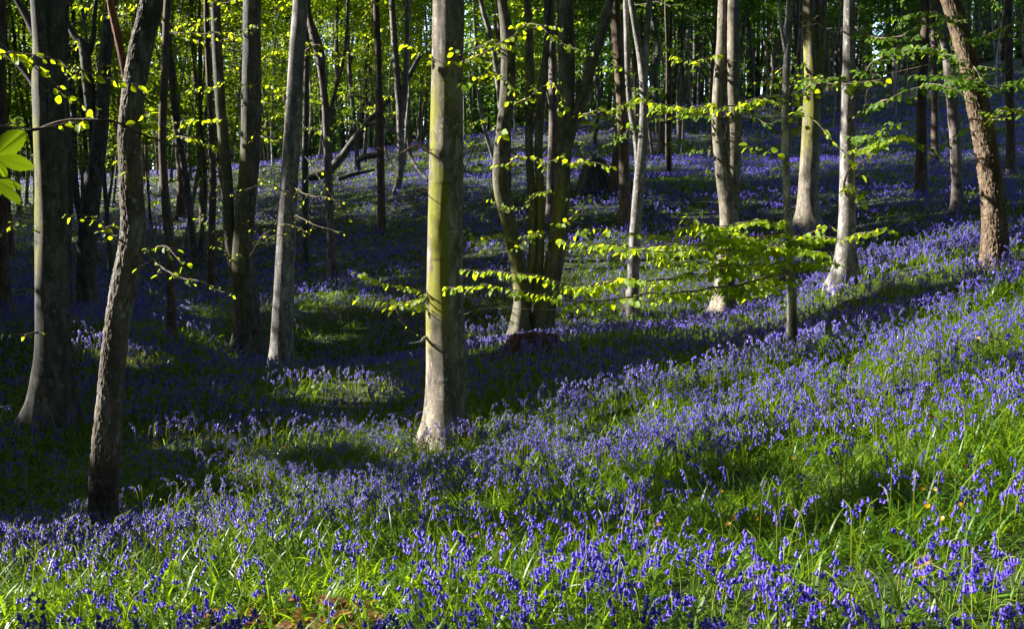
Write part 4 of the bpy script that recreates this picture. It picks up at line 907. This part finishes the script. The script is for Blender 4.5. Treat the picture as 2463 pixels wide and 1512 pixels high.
# crowns, filled or cut to shape the wanted sun and shade
for a in pending:
    t, b, ctr, (rx, rz), nl, sd = a[:6]
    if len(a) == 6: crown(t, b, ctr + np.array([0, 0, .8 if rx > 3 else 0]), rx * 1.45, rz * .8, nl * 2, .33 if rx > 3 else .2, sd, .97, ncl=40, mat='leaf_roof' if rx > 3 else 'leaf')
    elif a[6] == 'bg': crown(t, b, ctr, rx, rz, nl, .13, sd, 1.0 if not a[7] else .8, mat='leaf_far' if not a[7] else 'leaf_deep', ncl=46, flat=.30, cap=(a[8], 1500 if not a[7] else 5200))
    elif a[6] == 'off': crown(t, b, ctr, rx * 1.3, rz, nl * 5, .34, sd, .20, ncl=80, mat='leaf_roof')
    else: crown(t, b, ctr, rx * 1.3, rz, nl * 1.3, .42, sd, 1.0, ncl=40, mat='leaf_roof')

# the far side of the wood, one mass of trunks and leaves nobody could count
geo = Geo(); rs = np.random.default_rng(77)
for k in range(900):
    y = rs.uniform(82, 116); x = rs.uniform(-.68, .68) * y; z = float(H(x, y)); h_ = rs.uniform(9, 18) if x < 0 else rs.uniform(15, 24)
    q = np.array([[x, y, z - .3], [x + rs.normal(0, .4), y, z + h_ * .4], [x + rs.normal(0, .8), y, z + h_]]); c = catmull(q, 7); V, F = tube(c, np.linspace(rs.uniform(.1, .32), .05, 7), 6); geo.add(V, F, moss=0., crack=0.)
o = geo.build('distant_wood', M['beech_dark'], None); tag(o, 'crowd of far trunks closing the view through the wood', kind='stuff')
n = 150000; y = rs.uniform(80, 117, n); x = rs.uniform(-.68, .68, n) * y; hmax = np.where(x < -.08 * y, 9, np.where(x < .05 * y, 13, 24)); z = H(x, y) + rs.uniform(0, 1, n) ** .9 * hmax
kk = fbm(x * .25, y * .25, z * .4, 3, 2) > np.where(x < -.05 * y, .46, .38); p = np.c_[x, y, z][kk]; n = len(p)
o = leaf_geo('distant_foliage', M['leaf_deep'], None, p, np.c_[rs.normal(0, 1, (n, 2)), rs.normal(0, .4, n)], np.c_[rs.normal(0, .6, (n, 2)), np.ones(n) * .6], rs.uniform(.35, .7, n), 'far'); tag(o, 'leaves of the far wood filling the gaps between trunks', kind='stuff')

# ------------------------------------------------------------------ ground plants
def wedge(n, d0, d1, half=.66, power=1.0):
    """ground points in a sector in front of the camera, density even per square metre"""
    d = np.sqrt(rng.uniform(d0 * d0, d1 * d1, n)); a = rng.uniform(-half, half, n)
    return d * np.sin(a), d * np.cos(a)
FEET = [(np.array(T_['o'].location)[:2], T_['r']) for T_ in FOOT]
LESS = [(760,1600,230,130,.92),(1050,1350,420,90,.5),(1900,1180,180,50,.35),(640,1430,280,80,.85),(1000,1400,280,60,.5),(700,1230,120,40,.4),(640,1110,330,60,.6),(150,1120,240,120,.75),(1250,1340,300,60,.55),(760,1330,180,50,.5),(560,960,420,60,.35),(1600,720,140,40,.6),(820,880,260,60,.55),(1950,1260,200,60,.3),(450,790,160,40,.3),(850,480,140,50,.3),(1320,1210,250,40,.3),(2000,700,90,30,.3)]
def bloom(x, y):
    z = H(x, y); px, py, d = project(np.c_[x, y, z]); k = sstep(.34, .62, fbm(x * .9, y * .9, 0, 41, 3)) * .88 + .16
    for c_, r_ in FEET: k = k * sstep(r_ * .8, r_ * 2.2, np.hypot(x - c_[0], y - c_[1]))
    k = k * np.where(d > 12, 1.5, 1.1)
    for (a, b, sx, sy, s) in LESS: k = k * (1 - s * np.exp(-((px - a) / sx) ** 2 - ((py - b) / sy) ** 2))
    k = k * (1 + .9 * np.exp(-((px - 2150) / 420) ** 2 - ((py - 960) / 150) ** 2))
    return np.clip(k, 0, 1), px, py, d

def blades(x, y, L, W, az, a0, bend, rows, rnd, z=None):
    """arching strap leaves"""
    n = len(x); z = H(x, y) if z is None else z
    t = np.linspace(0, 1, rows); ang = a0[:, None] + bend[:, None] * t[None] ** 1.3
    ds = L[:, None] / (rows - 1); hx = np.cumsum(np.sin(ang) * ds, 1) - np.sin(ang[:, :1]) * ds; hz = np.cumsum(np.cos(ang) * ds, 1) - np.cos(ang[:, :1]) * ds
    cx, sx = np.cos(az)[:, None], np.sin(az)[:, None]; tw = rng.normal(0, .5, n)[:, None] * t[None]
    wv = W[:, None] * np.minimum(1, .55 + t * 2)[None] * np.clip(1 - t ** 4, .04, 1)[None] * .5
    ctr = np.stack([x[:, None] + cx * hx, y[:, None] + sx * hx, z[:, None] + hz - .01], -1)
    sv = np.stack([-sx * np.cos(tw), cx * np.cos(tw), np.sin(tw)], -1) * wv[..., None]
    V = np.stack([ctr - sv, ctr + sv], 2).reshape(-1, 3)
    k = np.arange(rows - 1)[None] * 2 + (np.arange(n) * rows * 2)[:, None]; k = k.ravel()
    return V, np.stack([k, k + 1, k + 3, k + 2], -1), np.repeat(rnd, rows * 2)
def grass_patch(n, d0, d1, L, W, rows, half=.66):
    x, y = wedge(n, d0, d1, half); keep = np.ones(len(x), bool)
    for nm in ():
        pass
    n = len(x); clump = fbm(x * 1.6, y * 1.6, 0, 61, 2)
    bare = fbm(x * .9, y * .9, 0, 63, 3); kp = (rng.uniform(size=n) < .35 + 1.1 * clump) & ~((bare > .64) & (rng.uniform(size=n) < .7)); x, y, clump = x[kp], y[kp], clump[kp]; n = len(x)
    az = fbm(x * .9, y * .9, 0, 65, 2) * 12 + rng.normal(0, 1.7, n)
    return blades(x, y, L * rng.uniform(.55, 1.25, n) * (.75 + .5 * clump), W * rng.uniform(.6, 1.3, n), az, np.abs(rng.normal(.40, .38, n)), rng.uniform(.6, 2.4, n), rows, rng.uniform(0, 1, n))
geo = Geo()
for args in ((64000, 2.4, 7.0, .225, .0082, 8), (80000, 7.0, 13.0, .22, .0105, 5), (90000, 13, 26, .21, .018, 4, .62), (80000, 26, 50, .22, .035, 4, .6), (26000, 50, 80, .26, .07, 3, .6)):
    V, F, r = grass_patch(*args); geo.add(V, [F], rnd=r)
o = geo.build('grass', M['grass'], None); tag(o, 'lush strap leaves and grass covering the woodland floor', kind='stuff')

def bell_geo(ns, rings, flare=True):
    a = np.arange(ns) / ns * 2 * math.pi; V, F = [], []
    for (z, r, k) in rings:
        rr = r * (1 + k * np.cos(a * 6 if ns >= 12 else a * 3)); V.append(np.c_[rr * np.cos(a), rr * np.sin(a), np.full(ns, z)])
    m = len(rings)
    if flare:   # six tips curl back
        tip = (np.cos(a * 6) > 0) if ns >= 12 else (np.arange(ns) % 2 == 0); V[-1][:, 2] += np.where(tip, .0035, -.0005)
    V = np.concatenate(V); i = np.arange(m - 1)[:, None] * ns; j = np.arange(ns)[None]; k = (j + 1) % ns
    F = np.stack([i + j, i + ns + j, i + ns + k, i + k], -1).reshape(-1, 4); return V, F
BELL_N = bell_geo(12, [(0, .0012, 0), (-.003, .0036, 0), (-.009, .0042, .05), (-.0145, .0046, .08), (-.0180, .0066, .12), (-.0175, .0098, .18)])
BELL_M = bell_geo(6, [(0, .0015, 0), (-.004, .0042, 0), (-.014, .0048, 0), (-.019, .0095, .15)])
BELL_F = bell_geo(4, [(0, .003, 0), (-.020, .0085, 0)], False)

def plant_shape(m, rs, hgt):
    """stem curves and bell placements for m plants standing at the origin"""
    az = rs.uniform(0, 2 * math.pi, m); lean = rs.uniform(.02, .22, m) * hgt; nod = rs.uniform(.018, .045, m)
    t = np.linspace(0, 1, 7)
    hx = lean[:, None] * t ** 2 + nod[:, None] * np.clip((t - .72) / .28, 0, 1) ** 2
    hz = hgt[:, None] * (t - .10 * np.clip((t - .72) / .28, 0, 1) ** 2 * 1.3)
    ax = np.stack([np.cos(az), np.sin(az)], -1)
    C = np.stack([hx * ax[:, :1], hx * ax[:, 1:], hz], -1); return C, ax
def bells_of(C, ax, m, rs, nb):
    """positions and hanging directions, nb bells per plant down the nodding top"""
    u = np.linspace(.66, 1.0, nb)[None] + rs.uniform(-.02, .02, (m, nb)); f = np.clip(u, 0, 1) * 6; i = np.minimum(f.astype(int), 5); w = f - i
    I = np.arange(m)[:, None]; p = C[I, i] * (1 - w)[..., None] + C[I, i + 1] * w[..., None]
    side = rs.normal(0, 1, (m, nb)); lat = np.stack([-ax[:, 1:2] * np.ones((1, nb)), ax[:, 0:1] * np.ones((1, nb))], -1)
    out = ax[:, None] * rs.uniform(.3, 1, (m, nb))[..., None] + lat * side[..., None] * .6
    out = out / np.maximum(np.linalg.norm(out, axis=-1, keepdims=True), 1e-6)
    ext = rs.uniform(.007, .017, (m, nb))[..., None]
    p = p + np.concatenate([out * ext, -ext * .2 + .003], -1)
    dn = np.concatenate([out * rs.uniform(.1, .55, (m, nb))[..., None], -np.ones((m, nb, 1))], -1)
    return p, unit(dn)
def ribbon(C, wd, pos, rnd):
    m, r = C.shape[:2]; a = rng.uniform(0, math.pi, m); s = np.stack([np.cos(a), np.sin(a), 0 * a], -1)[:, None] * wd[:, None, None] / 2; s2 = np.stack([-np.sin(a), np.cos(a), 0 * a], -1)[:, None] * wd[:, None, None] / 2
    Vs, Fs, n0 = [], [], 0
    for ss in (s, s2):
        V = np.stack([C - ss, C + ss], 2) + pos[:, None, None]; Vs.append(V.reshape(-1, 3)); k = (np.arange(r - 1)[None] * 2 + (np.arange(m) * r * 2)[:, None]).ravel() + n0; Fs.append(np.stack([k, k + 1, k + 3, k + 2], -1)); n0 += m * r * 2
    return np.concatenate(Vs), np.concatenate(Fs), np.tile(np.repeat(rnd, r * 2), 2)
petal, stemg = Geo(), Geo(); solo = []
for (n, d0, d1, tmpl, nb, big, half) in ((10500, 2.3, 11, BELL_M, 7, .80, .62), (20000, 11, 24, BELL_F, 6, 1.15, .60), (46000, 24, 46, BELL_F, 4, 1.55, .60), (24000, 46, 75, BELL_F, 3, 2.6, .60)):
    x, y = wedge(n, d0, d1, half); k, px, py, d = bloom(x, y); ok = rng.uniform(size=n) < k; x, y, px, py, d = x[ok], y[ok], px[ok], py[ok], d[ok]
    hgt = rng.uniform(.20, .36, len(x)) * (1 if d0 < 20 else 1.05)
    if d0 < 3:      # the nearest 300 in the picture become plants of their own
        inn = np.where((px > 5) & (px < 2455) & (py - .26 * FPX / d < 1500))[0]; sel = inn[np.argsort(d[inn])[:300]]; solo = [(x[i], y[i]) for i in sel]
        ok = np.ones(len(x), bool); ok[sel] = False; x, y, hgt = x[ok], y[ok], hgt[ok]
    m = len(x); pos = np.c_[x, y, H(x, y)]; C, ax = plant_shape(m, rng, hgt); p, dn = bells_of(C, ax, m, rng, nb)
    pr = rng.uniform(0, 1, m); p = (p + pos[:, None]).reshape(-1, 3); dn = dn.reshape(-1, 3); drop = rng.uniform(size=len(p)) < .9
    TV = tmpl[0][:, [0, 2, 1]] * np.array([1, -1, 1]); p, dn = p[drop], dn[drop]; rr = np.clip(np.repeat(pr, nb)[drop] * .6 + rng.uniform(0, .4, len(p)), 0, 1)
    V, F = instance(TV, tmpl[1], p, dn, unit(rng.normal(0, 1, (len(p), 3))), big * rng.uniform(.75, 1.25, len(p)), np.full(len(p), 1.05)); petal.add(V, [F], rnd=np.repeat(rr, len(TV)))
    if d0 < 20:
        V, F, r = ribbon(C, np.full(m, .0048 if d0 < 3 else .007), pos, pr); stemg.add(V, [F], rnd=r)
o = petal.build('bluebell_flowers', M['petal'], None); tag(o, 'carpet of violet-blue bluebell flowers spreading over the whole wood floor', kind='stuff')
o = stemg.build('flower_stems', M['stem'], None); tag(o, 'pale green stems holding the carpet of bluebells', kind='stuff')

# nearest bluebells: built once per shape, then copied with their parts
protos = []; rs = np.random.default_rng(5)
bellme = [mesh_np('bell', *[BELL_N[0], [BELL_N[1]]], M['petal'], True, {'rnd': np.full(len(BELL_N[0]), v)}) for v in (.1, .4, .7, 1.)]
def make_bluebell(k, nb):
    h = np.array([rs.uniform(.22, .34)]); C, ax = plant_shape(1, rs, h); p, dn = bells_of(C, ax, 1, rs, nb)
    t = thing('bluebell', 'bluebell with nodding violet-blue bells, one of the nearest along the bottom of the slope', 'flower', (0, 0, 0), 'nearest bluebells at the foot of the slope')
    geo = Geo(); c = catmull(C[0], 16); V, F = tube(c, np.linspace(.0021, .0012, 16), 6); geo.add(V, F, rnd=rs.uniform(.3, 1)); geo.build('stem', M['stem'], t)
    for q, d in zip(p[0], dn[0]):
        b = link('bell', bellme[rs.integers(4)], t, q); b.rotation_euler = Vector(-d).to_track_quat('Z', 'Y').to_euler(); b.scale = [rs.uniform(.74, 1.05)] * 3
    return t
for k in range(18): protos.append(make_bluebell(k, 4 + k % 5))
for i, (x, y) in enumerate(solo):
    pr = protos[i % 18]
    if i < 18: r = pr
    else:
        r = pr.copy(); COL.objects.link(r)
        for ch in list(pr.children): c = ch.copy(); COL.objects.link(c); c.parent = r
    r.location = (x, y, float(H(x, y)) - .01); r.rotation_euler = (rng.normal(0, .08), rng.normal(0, .08), rng.uniform(0, 6.28)); s = rng.uniform(.85, 1.2); r.scale = (s, s, s)

# small yellow flowers dotted through the lit grass
a = np.arange(24) / 24 * 2 * math.pi; rr = .0105 * (.55 + .45 * np.abs(np.cos(a * 4)) ** .5)
V = np.r_[np.c_[rr * np.cos(a), rr * np.sin(a), .004 + 0 * a], [[0, 0, .001]]]; F = np.stack([np.arange(24), (np.arange(24) + 1) % 24, np.full(24, 24)], -1)
yme = mesh_np('yellow_flower', V, [F], M['yellow'], True, {'rnd': np.full(len(V), .7)})
px = np.r_[rng.uniform(1000, 2440, 80), rng.uniform(150, 1000, 16)]; py = np.r_[rng.uniform(870, 1400, 80), rng.uniform(1180, 1330, 16)]; yp, yd_ = hit(px, py)
for q in yp:
    o = link('yellow_flower', yme); o.location = q + np.array([0, 0, rng.uniform(.10, .19)]); o.rotation_euler = (R(rng.uniform(15, 70)), 0, rng.uniform(-1.2, 1.2)); s = rng.uniform(.6, 1.1); o.scale = (s, s, s)
    tag(o, 'tiny yellow flower among the grass and bluebells of the lit slope', 'flower', 'yellow flowers in the grass')
print('BG', len(bgspec), len(off), len(around)); print('SCENE BUILT', len(bpy.data.objects))
